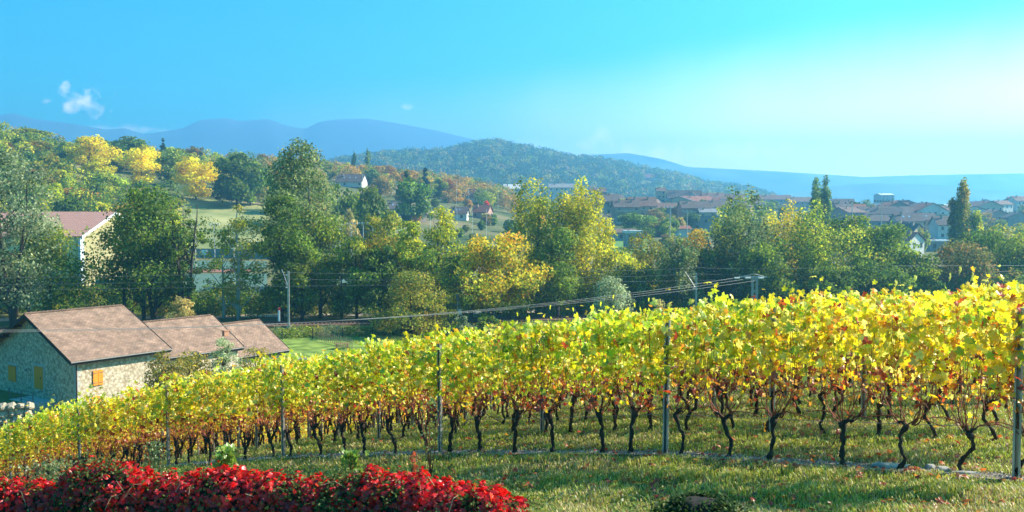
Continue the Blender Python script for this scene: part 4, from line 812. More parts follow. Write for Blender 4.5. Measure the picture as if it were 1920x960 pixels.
def clumps(shape, H, Wd, n, g):
    """centres (n,3) and radii of leaf clumps for a crown H high and Wd wide, base at z = 0"""
    out = []
    if shape == 'poplar':
        ns = 3 if Wd < 6 else 7; an = g.uniform(0, 6.28)
        sp = [(0, 0, 1.0)] + [(math.cos(an + k * 6.28 / (ns - 1)) * Wd * .31, math.sin(an + k * 6.28 / (ns - 1)) * Wd * .31, g.uniform(.80, .985)) for k in range(ns - 1)]
        for k in range(n):
            x0, y0, hk = sp[k % ns]; u = (k // ns + g.random()) / (n // ns + 1); z = (.10 + .90 * u) * hk; sh = math.sqrt(max(0, 1 - u ** 4)); rr = Wd * .16 * sh
            f_ = .35 + .65 * min(1, z * 2.2); out.append((x0 * f_ + g.normal() * rr * .6, y0 * f_ + g.normal() * rr * .6, z * H * .985, .25 + .75 * sh))
        return np.array(out)
    z0 = {'bush': .02, 'column': .06, 'conifer': .04, 'oval': .14, 'round': .16, 'spread': .20, 'open': .22, 'tiers': .14}[shape]
    ph = g.uniform(0, 6.28, 3)
    while len(out) < n:
        u, v, a = g.random(), g.random(), g.uniform(0, 6.283); z = z0 + (1 - z0) * u
        if shape in ('round', 'bush'): env = math.sqrt(max(0, 1 - (2 * u - 1 - .05) ** 2)) ** .8 if shape == 'round' else math.sqrt(max(0, 1 - (u * .98) ** 2.4))
        elif shape == 'column': env = (min(1, u * 5) ** .6) * (1 - u ** 5) ** .7 * (.85 + .15 * math.sin(u * 9 + ph[0]))
        elif shape == 'conifer': env = (1 - u) ** .85 * (.8 + .2 * math.sin(u * 38))
        elif shape == 'oval': env = math.sin(math.pi * min(1, (u * .93 + .06))) ** .62
        elif shape == 'tiers': env = (.45 + .55 * abs(math.sin(u * 9 + ph[0]))) * math.sin(math.pi * min(1, u * .86 + .12)) ** .55
        elif shape == 'spread': env = math.sin(math.pi * min(1, u * .72 + .2)) ** .5 * (.82 + .18 * math.sin(u * 11 + ph[1]))
        else: env = math.sin(math.pi * min(1, u * .8 + .14)) ** .6
        lob = 1 + .16 * math.sin(3 * a + ph[2] + u * 3) + .10 * math.sin(5 * a + ph[0])
        rr = (v ** .42) * env * lob
        out.append((math.cos(a) * rr * Wd / 2 * .92, math.sin(a) * rr * Wd / 2 * .92, z * H * .97, env))
    return np.array(out)
def crown_mesh(name, shape, H, Wd, pal, ncl, nleaf, lsz, mat, g, dens=1.0, extra=None, upward=.25):
    c = clumps(shape, H, Wd, ncl, g); r = (g.uniform(.55, 1.25, ncl)) * max(.35, min(Wd, H) * ({'column': .40, 'poplar': .165 if Wd > 6 else .26}.get(shape, .19))) * (.62 + .38 * c[:, 3]) * dens
    if shape == 'conifer': r *= .75
    if extra is not None:
        e = np.array(extra); c = np.concatenate([c, np.c_[e[:, :3], np.ones(len(e))]]); r = np.concatenate([r, e[:, 3]])
    k = g.choice(len(c), nleaf, p=r ** 2 / (r ** 2).sum()); dirs = unit(g.normal(size=(nleaf, 3))); rad = r[k] * g.uniform(.25, 1.08, nleaf) ** .6
    P = c[k, :3] + dirs * rad[:, None] * np.array([1, 1, 1.7 if shape == 'poplar' else .72]); P[:, 2] = np.abs(P[:, 2])
    nr = dirs * .8 + unit(c[k, :3] * [1, 1, 0] + 1e-3) * .35 + np.array([0, 0, upward])
    V, Fc = leaf_quads(P, lsz * g.uniform(.45, 1.6, nleaf), nr, .75, .8)
    P_, w_ = PG[pal] if isinstance(pal, str) else ([(min(.85, q[0] * 1.85), min(.85, q[1] * 1.6), q[2] * 1.1) for q in pal[0]], pal[1]); P_ = np.array(P_); w_ = np.array(w_) / sum(w_)
    cm = g.choice(len(P_), len(c), p=w_); lm = g.choice(len(P_), nleaf, p=w_); use = np.where(g.random(nleaf) < .58, cm[k], lm)
    C = P_[use] * (1 + g.normal(size=(nleaf, 1)) * .16) * (1 + (g.normal(size=len(c)) * .14)[k][:, None]); C = np.clip(C, .004, .95)
    return mesh_arrays(name, V, [Fc], mat, C), c, r
def trunk_mesh(H, c, g, r0, mat, nlimb=14, top=.8, lean=0.0, forks=1):
    m = MB()
    for f in range(forks):
        oa = 0 if forks == 1 else (f / forks * 6.28 + .4); sp = 0 if forks == 1 else H * .10
        z = np.linspace(-.3, H * top, 9); fz = (z / (H * top)).clip(0, 1)
        P = np.stack([lean * fz ** 1.5 + math.cos(oa) * sp * fz + g.normal(size=9) * r0 * .5 * fz, math.sin(oa) * sp * fz + g.normal(size=9) * r0 * .5 * fz, z], 1); m.tube(P, r0 / forks ** .4 * (1 - .85 * fz) + .02, 7)
        sel = g.choice(len(c), min(nlimb // forks + 1, len(c)), replace=False)
        for s in sel:
            e = c[s, :3]; zb = np.clip(e[2] - H * g.uniform(.12, .28), H * .08, H * top * .9); b0 = np.array([np.interp(zb, z, P[:, i]) for i in range(3)])
            q = (b0 + e) / 2 + np.array([0, 0, -H * .02]) + g.normal(size=3) * H * .01; rb = r0 * .38 * (1 - zb / H) + .03
            m.tube([b0, q, e], [rb, rb * .6, .02], 5, False)
    return m.mesh('trunk', mat, True)
def tree(name, px, ytop, d, wpx, shape, pal, label, cat='tree', ncl=60, nleaf=8000, lsz=.36, bark=None, seed=0, group='trees growing along the railway', forks=1, dens=1.0, ybase=None, lean=0, extra=None, r0=None, top=.8, mat=None, nlimb=16, upward=.25):
    g = np.random.default_rng(seed + 1000 + int(px) * 7 + int(ytop)); q = at(px, 500, d); x = q[0]; zb = tz(x, d); H = at(px, ytop, d)[2] - zb; Wd = wpx / F * d * 1.12
    e = empty(name, (x, d, zb), g.uniform(0, 6.28) if extra is None and not lean else 0, label=label, cat=cat, group=group)
    me, c, r = crown_mesh('crown', shape, H, Wd, pal, ncl, nleaf, lsz, mat or M_LEAF, g, dens, extra, upward)
    link('trunk', trunk_mesh(H, c, g, r0 or (H * .016 + .05), bark or M_BARK, nlimb, top, lean, forks), e)
    link('crown', me, e); return e
T = tree
# ---- hero trees of the railway line, left to right
T('silver_willow', 22, 278, 150, 200, 'oval', 'silver', 'large silvery grey-green willow filling the left edge of the valley', ncl=80, nleaf=15000, lsz=.34, forks=2, dens=.9)
T('acacia_tree', 92, 424, 160, 165, 'tiers', 'acacia', 'dark green spreading acacia in front of the red-roofed warehouse', ncl=60, nleaf=10000, lsz=.36, forks=2)
T('silver_willow', 52, 405, 166, 110, 'round', 'silver', 'second silvery tree overlapping the left end of the warehouse roof', ncl=50, nleaf=9000, lsz=.34)
T('acacia_tree', 30, 470, 168, 110, 'round', 'green', 'round green tree low at the left edge under the silvery willow', ncl=40, nleaf=6500)
T('acacia_tree', 232, 408, 163, 120, 'tiers', 'olive', 'brownish green acacia between the warehouse gable and the dark oak', ncl=45, nleaf=5200, lsz=.34, dens=.85)
T('dark_acacia', 286, 350, 158, 165, 'spread', 'dark', 'very dark broad tree with layered branches behind the farmhouse roof', ncl=90, nleaf=15500, lsz=.38, forks=2)
T('dark_acacia', 268, 385, 165, 190, 'tiers', 'acacia', 'green leafy tree wrapped round the dark broad tree behind the farmhouse', ncl=60, nleaf=8000, lsz=.36)
T('sparse_tree', 347, 366, 156, 72, 'open', 'dark', 'thin tree with bare forking branches on top beside the dark broad tree', ncl=26, nleaf=2100, lsz=.34, forks=2, nlimb=24, top=.93, dens=.7)
T('birch_tree', 446, 380, 164, 92, 'oval', 'birch', 'slim yellowing birch with white stem beside the tennis courts', ncl=60, nleaf=5200, lsz=.28, bark=M_BIRCH, dens=.75, top=.95)
T('birch_tree', 418, 425, 166, 70, 'oval', 'ygreen', 'small yellow-green birch left of the slim yellowing birch', ncl=40, nleaf=2600, lsz=.28, bark=M_BIRCH, dens=.75)
T('dark_acacia', 527, 366, 157, 112, 'tiers', 'dark', 'dark layered acacia directly in front of the tall grey-green poplar', ncl=70, nleaf=10500, lsz=.36)
T('poplar_tree', 562, 262, 170, 150, 'oval', 'greypop', 'tallest grey-green poplar left of centre rising above the orange woods', ncl=110, nleaf=17000, lsz=.36, forks=2, dens=.85, bark=M_PBARK)
T('poplar_tree', 600, 400, 166, 120, 'round', 'acacia', 'mid green tree at the right foot of the tallest poplar', ncl=55, nleaf=7500)
T('acacia_tree', 566, 452, 158, 80, 'round', 'green', 'dark green undergrowth tree just right of the railway mast', ncl=40, nleaf=5000)
T('acacia_tree', 668, 440, 160, 100, 'tiers', 'acacia', 'feathery acacia with visible trunk standing behind the railway', ncl=45, nleaf=5200, lsz=.34, dens=.85)
T('acacia_tree', 640, 478, 166, 100, 'round', 'dark', 'low dark tree left of the feathery acacia', ncl=40, nleaf=5200)
T('acacia_tree', 722, 402, 166, 104, 'round', 'olive', 'brownish acacia with rounded top right of the floodlights', ncl=55, nleaf=7500, lsz=.34, dens=.9)
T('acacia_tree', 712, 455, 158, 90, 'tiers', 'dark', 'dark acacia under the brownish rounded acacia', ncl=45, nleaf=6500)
T('acacia_tree', 768, 412, 161, 84, 'tiers', 'ygreen', 'yellow-green acacia with a bright top below the hillside houses', ncl=50, nleaf=6000, lsz=.34, dens=.9)
T('acacia_tree', 822, 386, 168, 100, 'oval', 'ygreen', 'fresh yellow-green tree under the white hillside bungalow', ncl=60, nleaf=8000, lsz=.34, dens=.9)
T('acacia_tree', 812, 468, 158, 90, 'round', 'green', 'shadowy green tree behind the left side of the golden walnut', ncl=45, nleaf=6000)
T('walnut_tree', 926, 438, 152, 196, 'spread', 'walnut', 'broad golden-brown walnut tree in the middle of the valley', ncl=95, nleaf=13000, lsz=.40, dens=.8, bark=M_PBARK, forks=2)
T('walnut_tree', 884, 458, 156, 100, 'round', 'olive', 'olive-brown tree pressed against the left of the golden walnut', ncl=45, nleaf=5000)
T('twin_poplar', 1008, 326, 172, 112, 'poplar', ([(.10, .15, .02), (.19, .23, .02), (.34, .34, .025), (.5, .42, .03)], [.4, .32, .18, .10]), 'left of the two tall yellow-green poplars in the centre', ncl=95, nleaf=15000, lsz=.36, dens=.85)
T('twin_poplar', 1086, 332, 170, 96, 'poplar', ([(.14, .18, .02), (.26, .27, .02), (.48, .42, .025), (.62, .46, .03)], [.25, .35, .25, .15]), 'right and yellower of the two tall poplars in the centre', ncl=95, nleaf=15000, lsz=.36, dens=.85, lean=1.0,
  extra=[(4.6, 0, 15.2, 1.5), (5.6, .5, 14.0, 1.3), (5.3, 0, 11.2, 1.4), (4.2, 0, 10.4, 1.6), (4.6, .3, 12.6, 1.5)])
T('acacia_tree', 1046, 430, 158, 90, 'round', 'green', 'green tree filling the gap between the two tall yellow-green poplars', ncl=50, nleaf=8000)
T('acacia_tree', 1160, 470, 170, 100, 'round', 'ygreen', 'rounded yellow-green tree below the sports pitch', ncl=50, nleaf=7000)
T('acacia_tree', 1215, 440, 178, 96, 'round', 'olive', 'olive tree left of the grey-green leaning poplar', ncl=50, nleaf=7500)
T('acacia_tree', 1190, 500, 166, 110, 'round', 'dark', 'dark tree behind the pale willow bush', ncl=50, nleaf=6500)
T('poplar_tree', 1272, 432, 166, 74, 'poplar', 'greypop', 'grey-green poplar left of the near railway mast', ncl=70, nleaf=9000, lsz=.34, dens=.9)
T('oak_tree', 1328, 424, 182, 90, 'round', ([(.30, .17, .02), (.20, .17, .02), (.10, .12, .02)], [.35, .35, .3]), 'orange-topped dark tree behind the near railway mast', ncl=55, nleaf=7500)
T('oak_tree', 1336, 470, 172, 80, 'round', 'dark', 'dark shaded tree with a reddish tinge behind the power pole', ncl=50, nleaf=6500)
T('poplar_tree', 1402, 360, 172, 112, 'poplar', 'greypop', 'broad grey-green poplar above the power pole', ncl=95, nleaf=14500, lsz=.36)
T('poplar_tree', 1366, 372, 178, 70, 'poplar', 'ygreen', 'yellow-edged poplar on the left of the broad grey-green poplar', ncl=55, nleaf=6500)
T('golden_tree', 1470, 370, 178, 84, 'poplar', ([(.5, .38, .02), (.3, .29, .02), (.14, .17, .02), (.62, .4, .02)], [.3, .3, .2, .2]), 'golden-topped tree right of the broad grey-green poplar', ncl=70, nleaf=9500, lsz=.34)
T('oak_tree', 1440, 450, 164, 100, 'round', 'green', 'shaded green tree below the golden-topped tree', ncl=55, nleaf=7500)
T('golden_tree', 1528, 386, 168, 104, 'poplar', 'ygreen', 'yellow-green tree with golden tips in front of the dark columnar poplars', ncl=85, nleaf=12500, lsz=.36)
T('oak_tree', 1600, 404, 172, 112, 'round', 'acacia', 'large rounded green tree right of the golden-tipped tree', ncl=85, nleaf=12500)
T('oak_tree', 1662, 424, 174, 112, 'round', 'green', 'large green tree sloping towards the town houses', ncl=85, nleaf=12500)
T('oak_tree', 1716, 476, 168, 80, 'round', 'acacia', 'smaller green tree at the lower end of the sloping group', ncl=55, nleaf=7500)
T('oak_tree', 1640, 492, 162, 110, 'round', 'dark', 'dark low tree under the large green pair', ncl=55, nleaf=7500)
T('oak_tree', 1560, 500, 160, 80, 'round', 'green', 'leafy green tree behind the thin railway mast', ncl=45, nleaf=5500)
T('chestnut_tree', 1802, 458, 172, 108, 'round', ([(.15, .13, .05), (.10, .12, .04), (.22, .14, .06), (.08, .11, .03)], [.3, .35, .15, .2]), 'round brownish-green tree with dotted foliage in front of the right poplar', ncl=80, nleaf=12500, lsz=.32)
T('oak_tree', 1842, 436, 182, 120, 'round', 'dark', 'big dark green tree right behind the brownish round tree', ncl=80, nleaf=11500)
T('oak_tree', 1886, 418, 192, 120, 'round', 'olive', 'olive tree with orange top near the right edge', ncl=80, nleaf=11000)
T('oak_tree', 1924, 440, 178, 90, 'round', 'acacia', 'green tree cut by the right edge of the view', ncl=60, nleaf=8500)
T('oak_tree', 1752, 506, 176, 70, 'round', 'dark', 'low dark tree in the dip between the green group and the round brownish tree', ncl=40, nleaf=5000)
T('columnar_poplar', 1804, 330, 250, 30, 'poplar', 'olive', 'tall columnar poplar at the right against the blue hills', ncl=75, nleaf=11000, lsz=.42, dens=1.15)
T('columnar_poplar', 1787, 366, 252, 16, 'poplar', 'greypop', 'narrow columnar poplar on the left of the tall right-hand one', ncl=42, nleaf=6000, lsz=.42, dens=1.3)
T('columnar_poplar', 1830, 386, 250, 20, 'poplar', 'ygreen', 'shorter columnar poplar on the right of the tall right-hand one', ncl=42, nleaf=6500, lsz=.42, dens=1.3)
T('columnar_poplar', 1528, 333, 330, 20, 'poplar', 'green', 'dark columnar poplar rising behind the golden trees, left one of the pair', ncl=55, nleaf=6500, lsz=.5, dens=1.3)
T('columnar_poplar', 1546, 333, 332, 19, 'poplar', 'green', 'dark columnar poplar rising behind the golden trees, right one of the pair', ncl=55, nleaf=6500, lsz=.5, dens=1.3)
# ---- bushes
T('round_bush', 770, 512, 142, 132, 'bush', 'olive', 'big rounded olive bush on the near side of the railway', 'bush', 75, 13000, .26, group='bushes beside the railway')
T('willow_bush', 1146, 520, 138, 84, 'bush', 'willow', 'pale silvery willow bush standing right of the walnut', 'bush', 60, 9000, .22, group='bushes beside the railway', upward=.8)
T('willow_bush', 1180, 552, 140, 40, 'bush', 'silver', 'small silvery bush touching the right side of the pale willow bush', 'bush', 30, 2600, .22, group='bushes beside the railway')
T('round_bush', 340, 556, 147, 46, 'bush', 'beige', 'small pale rounded bush behind the long farmhouse roof', 'bush', 34, 3000, .22, group='bushes beside the railway')
T('round_bush', 868, 592, 140, 60, 'bush', 'silver', 'low pale bush left of the wires under the walnut', 'bush', 30, 3000, .22, group='bushes beside the railway')
T('round_bush', 905, 590, 143, 70, 'bush', 'green', 'low green bush under the golden walnut', 'bush', 30, 3000, .24, group='bushes beside the railway')
T('round_bush', 1235, 560, 135, 22, 'column', 'beige', 'narrow reed-like bush in front of the dark trees near the railway mast', 'bush', 26, 1200, .2, group='bushes beside the railway')
# orchard shrubs behind the vineyard, in front of the farm wings
T('wild_rose', 305, 664, 74, 96, 'bush', ([(.12, .13, .03), (.2, .17, .05), (.08, .10, .03)], [.4, .3, .3]), 'reddish-green bush against the right end of the stone farmhouse wall', 'bush', 60, 11000, .13, group='bushes before the farmhouse', dens=1.05)
T('wild_rose', 350, 648, 78, 110, 'bush', ([(.22, .22, .05), (.16, .17, .04), (.3, .22, .06)], [.4, .3, .3]), 'yellowish feathery bush in front of the middle farm wing', 'bush', 60, 11000, .13, group='bushes before the farmhouse', dens=1.05, upward=.7)
T('olive_bush', 416, 632, 78, 62, 'bush', 'willow', 'silvery bush in front of the middle roof of the farm', 'bush', 50, 7000, .12, group='bushes before the farmhouse', dens=1.05)
T('wild_rose', 478, 652, 82, 110, 'bush', ([(.24, .24, .06), (.16, .18, .05), (.32, .26, .08)], [.4, .3, .3]), 'thin yellow-green bush in front of the last farm wing', 'bush', 54, 8000, .12, group='bushes before the farmhouse', dens=.75, upward=.7)
# undergrowth of the railway line: one dense belt nobody could count
FV, FF, FC, fn = [], [], [], 0
def add_cloud(cx, cy, cz, rx, ry, rz, n, lsz, pal):
    global fn
    d = unit(rng.normal(size=(n, 3))); P = np.array([cx, cy, cz]) + d * (rng.uniform(.4, 1.0, n) ** .5)[:, None] * [rx, ry, rz]
    V, Fc = leaf_quads(P, lsz * rng.uniform(.6, 1.3, n), d + np.array([0, 0, .3]), .7, .8); FV.append(V); FF.append(Fc + fn); fn += len(V); P_, w_ = PG[pal]; FC.append(pick(P_, n, .18, w_))
def flush(name, label):
    global FV, FF, FC, fn
    o = link(name, mesh_arrays(name, np.concatenate(FV), [np.concatenate(FF)], M_LEAF, np.concatenate(FC))); tag(o, label, kind='stuff'); FV, FF, FC, fn = [], [], [], 0; return o
for px in np.arange(-60, 1990, 17):
    for k in range(3):
        if (560 < px < 745) and rng.random() < .55: continue
        d = 168 + rng.uniform(-3, 22); x = (px + rng.uniform(-9, 9) - 960) / F * d; z = tz(x, d); hh = rng.uniform(1.2, 4.5) if px < 1150 else rng.uniform(2.5, 7)
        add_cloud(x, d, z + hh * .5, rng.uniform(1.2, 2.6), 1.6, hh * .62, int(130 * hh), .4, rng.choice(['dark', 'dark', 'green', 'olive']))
flush('undergrowth', 'dense dark undergrowth along the far side of the railway')
for px in np.arange(520, 1120, 9):
    d = (150 + .2 * 0) ; x = (px - 960) / F * 141; yv = 155 + .2 * x - 8.5 + rng.uniform(-1.2, 1.2); z = tz(x, yv)
    add_cloud(x, yv, z + .7, 1.1, .9, rng.uniform(.7, 1.35), 170, .24, rng.choice(['green', 'acacia', 'olive', 'silver']))
flush('bank_vegetation', 'green weeds and brambles on the near railway bank')

# ---- wooded hillside: variants shared by copies
def variant(shape, pal, H, Wd, ncl, nl, ls, seed):
    g = np.random.default_rng(seed); me, c, r = crown_mesh('crown', shape, H, Wd, pal, ncl, nl, ls, M_LEAFV, g, 1.22); tm = trunk_mesh(H, c, g, .25, M_BARK, 5, .7); return me, tm
VK = {}
for k, (shape, pal, H, Wd) in {'green': ('round', 'green', 12, 10), 'dark green': ('round', 'dark', 13, 10), 'olive': ('round', 'olive', 11, 9), 'yellow-green': ('oval', 'ygreen', 12, 9), 'yellow': ('round', 'yellow', 15, 13),
                               'orange': ('round', 'orange', 11, 10), 'brown': ('round', 'brown', 11, 10), 'conifer': ('conifer', 'conifer', 15, 6), 'beige': ('round', 'beige', 8, 8), 'columnar': ('poplar', 'dark', 15, 4), 'red': ('oval', 'red', 5, 2.5)}.items():
    VK[k] = [(H, Wd) + variant(shape, pal, H, Wd, 34, 2800 if k != 'yellow' else 6000, .72 if k != 'yellow' else .6, s * 13 + len(k)) for s in range(3)]
HILL = []
def hill_tree(kind, px, d, ytop=None, wpx=None, label=None, hgt=None):
    x = (px - 960) / F * d; z = tz(x, d); H0, W0, me, tm = VK[kind][rng.integers(0, 3)]
    H = at(px, ytop, d)[2] - z if ytop is not None else (hgt or H0 * rng.uniform(.75, 1.2)); H = float(np.clip(H, 2, 40)); Wd = wpx / F * d if wpx else W0 * H / H0 * rng.uniform(.85, 1.2)
    nm = {'conifer': 'conifer_tree', 'columnar': 'columnar_tree'}.get(kind, 'hillside_tree' if px < 960 else 'garden_tree')
    o = link(nm, me); o.location = (x, d, z - .3); o.rotation_euler = (0, 0, rng.uniform(0, 6.28)); o.scale = (Wd / W0, Wd / W0, H / H0)
    link('trunk', tm, o)
    HILL.append([kind, px, d, o, label]); return o
hill_tree('yellow', 172, 475, 256, 74, 'bright golden-yellow tree, leftmost of the three on the wooded hillside')
hill_tree('yellow', 188, 440, 296, 50, 'yellow tree partly below the leftmost golden tree of the hillside')
hill_tree('yellow', 267, 460, 275, 80, 'bright golden-yellow tree, middle of the three on the wooded hillside')
hill_tree('yellow', 368, 440, 296, 86, 'bright golden-yellow tree, right of the three at the edge of the hill meadow')
hill_tree('dark green', 238, 520, 256, 80, 'dark green tree between the left and middle golden trees')
hill_tree('dark green', 445, 430, 292, 96, 'big round dark green tree at the top of the hill meadow')
hill_tree('green', 320, 470, 282, 60, 'green tree between the middle and right golden trees')
hill_tree('green', 470, 440, 318, 60, 'green tree on the right edge of the hill meadow')
hill_tree('green', 195, 420, 320, 80, 'low green tree below the leftmost golden tree')
hill_tree('orange', 142, 390, 352, 70, 'orange-red shrubby tree on the lower left hillside')
hill_tree('yellow-green', 120, 395, 318, 40, 'slim yellow-green tree on the lower left hillside')
hill_tree('olive', 90, 400, 290, 90, 'olive tree with yellow edge behind the silvery willow')
hill_tree('olive', 180, 370, 385, 90, 'low olive thicket tree behind the warehouse roof')
hill_tree('yellow-green', 60, 520, 240, 80, 'sunlit yellow-green tree high on the left hillside')
hill_tree('olive', 62, 470, 262, 80, 'dull olive tree on the upper left hillside')
hill_tree('green', 650, 330, 344, 60, 'tall narrow green tree left of the hillside chalet')
hill_tree('green', 697, 320, 352, 62, 'tall narrow green tree right of its darker neighbour by the chalet')
hill_tree('green', 672, 325, 392, 46, 'lower green tree between the two tall narrow ones')
hill_tree('beige', 648, 300, 394, 44, 'pale beige willow-like tree above the floodlights')
hill_tree('conifer', 762, 440, 319, 34, 'dark pointed conifer beside the white chalet')
hill_tree('dark green', 770, 430, 333, 62, 'dense dark green tree in front of the dark pointed conifer')
hill_tree('conifer', 798, 560, 312, 26, 'dark conifer among the orange trees on the ridge')
hill_tree('conifer', 308, 600, 258, 22, 'dark conifer poking above the ridge of the left hill')
hill_tree('columnar', 690, 740, 279, 11, 'slim dark columnar tree on the skyline over the orange woods')
hill_tree('columnar', 664, 745, 283, 7, 'tiny pointed tree on the skyline left of the slim columnar one')
hill_tree('red', 912, 545, 376, 10, 'small vivid red tree beside the white hillside bungalow')
hill_tree('yellow-green', 728, 300, 395, 60, 'yellow-green tree with bright leaves below the dark chalet roof')
hill_tree('yellow', 1008, 400, 0 + 392, 30, 'small yellow tree behind the twin poplars')
BL = [(140, 205, 0, 505, 262, 325), (232, 302, 0, 500, 280, 345), (330, 405, 0, 505, 300, 372), (352, 508, 250, 440, 372, 472), (622, 700, 0, 600, 320, 348), (718, 762, 0, 520, 334, 366), (838, 916, 0, 540, 350, 382), (722, 800, 0, 430, 374, 410), (700, 960, 0, 380, 0, 0), (640, 700, 300, 420, 0, 0)]
def blocked(px, d, H):
    x = (px - 960) / F * d; z = tz(x, d); yt = proj((x, d, z + H))[1]; yb = proj((x, d, z))[1]
    for a, b_, d0, d1, y0, y1 in BL:
        if a - 12 < px < b_ + 12 and d0 < d < d1 and (y0 == 0 or (yt < y1 - 4 and yb > y0)): return True
    return False
cnt = 0; cand = []
for d in np.arange(300, 800, 19):
    stepp = 7.4 / d * F
    for px in np.arange(-40, 960, stepp): cand.append((px + rng.uniform(-.5, .5) * stepp, d + rng.uniform(-9, 9)))
rng.shuffle(cand)
REST = []
for px, d in cand:
    Dm = np.interp(px, C_PX, C_D)
    if d > Dm + 15 or blocked(px, d, 10): continue
    fr = (d - 280) / (Dm - 280)
    if px > 620 and fr < .55 and rng.random() < .62: continue
    if px < 250 and d < 330: continue
    if px > 420 and (fr > .62 or px > 620): kind = rng.choice(['orange', 'brown', 'olive', 'green', 'yellow-green', 'dark green', 'conifer'], p=[.36, .17, .13, .14, .08, .08, .04])
    elif px > 420: kind = rng.choice(['green', 'olive', 'dark green', 'orange'], p=[.4, .3, .2, .1])
    else: kind = rng.choice(['green', 'dark green', 'olive', 'yellow-green', 'orange', 'conifer', 'brown'], p=[.30, .17, .15, .26, .03, .03, .06])
    if px > 620 and fr < .55: kind = rng.choice(['green', 'olive', 'dark green', 'beige', 'brown', 'orange']); hg = rng.uniform(3, 6.5)
    else: hg = rng.uniform(8, 13.5)
    if len(HILL) < 240: hill_tree(kind, px, d, hgt=hg)
    else: REST.append((px, d, kind, hg))
for px, d, kind, hg in REST:
    x = (px - 960) / F * d; z = tz(x, d); pal = {'green': 'green', 'dark green': 'dark', 'yellow-green': 'ygreen'}.get(kind, kind); add_cloud(x, d, z + hg * .55, hg * .45, hg * .45, hg * .5, 420, .95, pal)
flush('hillside_woods', 'mixed autumn woods covering the left hillside')
# trees of the town and the plain
for k in range(280):
    px = rng.uniform(955, 1960); d = rng.uniform(300, 880) if k % 2 else rng.uniform(360, 620); kind = rng.choice(['green', 'dark green', 'olive', 'yellow-green', 'brown', 'beige', 'conifer'], p=[.28, .24, .16, .08, .12, .06, .06])
    if 1090 < px < 1215 and 290 < d < 470: continue
    if px > 1550 and d < 560 and 1640 < px < 1790: continue
    hill_tree(kind, px, d, hgt=rng.uniform(4, 8) if px > 1500 else rng.uniform(4, 9))
hill_tree('dark green', 1190, 420, 398, 58, 'large round dark green tree beside the sports pavilion')
hill_tree('dark green', 1206, 400, 425, 44, 'lower dark tree just right of the large round one by the pavilion')
hill_tree('brown', 1268, 430, 402, 30, 'round rusty tree among the town gardens')
hill_tree('brown', 1232, 410, 418, 36, 'small brownish tree right of the sports pavilion')
hill_tree('olive', 1155, 620, 372, 40, 'olive tree in front of the dark roofed flats')
hill_tree('green', 1612, 560, 374, 46, 'green tree on the skyline left of the grey tower')
hill_tree('olive', 1728, 330, 426, 30, 'yellowing tree between the pale town houses')
from collections import Counter
ct = Counter()
for kind, px, d, o, lab in sorted(HILL, key=lambda h_: (h_[1], h_[2])):
    side = 'on the left hillside' if px < 960 else 'among the town gardens'; key = (kind, side)
    if not lab:
        ct[key] += 1; lab = '%s tree, %s from the left of its colour %s' % ({'conifer': 'dark pointed conifer', 'columnar': 'slim columnar'}.get(kind, 'round ' + kind), ordinal(ct[key]), side)
        if kind == 'conifer': lab = 'dark pointed conifer, %s from the left %s' % (ordinal(ct[key]), side)
    tag(o, lab, 'tree', 'single trees %s' % side)
# the far wooded hill behind the town
for k in range(3900):
    px = rng.uniform(520, 1450); v = rng.random(); d = 1180 + 880 * v
    x = (px - 960) / F * d; z = tz(x, d)
    if z < 3 or (abs(px - 1216) < 14 and 1500 < d < 1680) or (1200 < px < 1330 and d < 1330): continue
    s = rng.uniform(5, 11); add_cloud(x, d, z + s * .8, s, s, s * rng.uniform(.8, 1.15), 85, 3.0, rng.choice(['far', 'far', 'conifer', 'green', 'olive', 'brown'], p=[.3, .28, .1, .14, .1, .08]))
for px, dy in [(690, 8), (930, 10), (983, 12), (1130, 9), (1145, 7), (1170, 7), (1310, 9), (1100, 6), (870, 6), (1020, 6)]:
    x = (px - 960) / F * 1960; z = tz(x, 1960)
    for j in range(4): add_cloud(x, 1960, z + 5 + j * 3.2, 5.5 - j * 1.2, 4, 3, 60, 2.2, 'conifer')
flush('forest', 'distant hazy forest covering the hill behind the town')

# ------------------------------------------------------------------ foreground: gravel, grass, leaves, creeper, stump
M_GRAVEL = solid('gravel', (.10, .08, .06), .95, .5, 40, .6, col2=(.22, .19, .16))
M_STONE = solid('pale_stone', (.30, .29, .27), .9, .3, 5, .6)
for r in range(0, 1):
    ribbon('gravel_strip', [rowpt(t, r * 2.0 - .02) for t in np.arange(-1.5, 9, .25)], .34, M_GRAVEL, .012)
# loose stones on the strip
n = 6500; t = rng.uniform(-.4, 6.5, n) ** 1.0; w = rng.normal(size=n) * .17
pt = P0 + U * STEP * t[:, None] + NN * w[:, None]; pz = terrain(pt[:, 0], pt[:, 1]) + .012
s = rng.uniform(.008, .022, n); base = np.array([(1, 0, 0), (-.5, .87, 0), (-.5, -.87, 0), (.1, 0, 1), (0, 0, -.5)]) * [1, 1, .6]
ang = rng.uniform(0, 6.28, n); ca, sa = np.cos(ang), np.sin(ang); Rm = np.stack([np.stack([ca, -sa, 0 * ca], 1), np.stack([sa, ca, 0 * ca], 1), np.stack([0 * ca, 0 * ca, 1 + 0 * ca], 1)], 1)
V = np.einsum('nij,kj->nki', Rm, base) * s[:, None, None] * rng.uniform(.6, 1.4, (n, 1, 3)) + np.stack([pt[:, 0], pt[:, 1], pz], 1)[:, None]
tr = np.array([(0, 1, 3), (1, 2, 3), (2, 0, 3), (0, 4, 1), (1, 4, 2), (2, 4, 0)]); Fc = (tr[None] + 5 * np.arange(n)[:, None, None]).reshape(-1, 3)
M_PEB = leafmat('pebble', .0, .04)
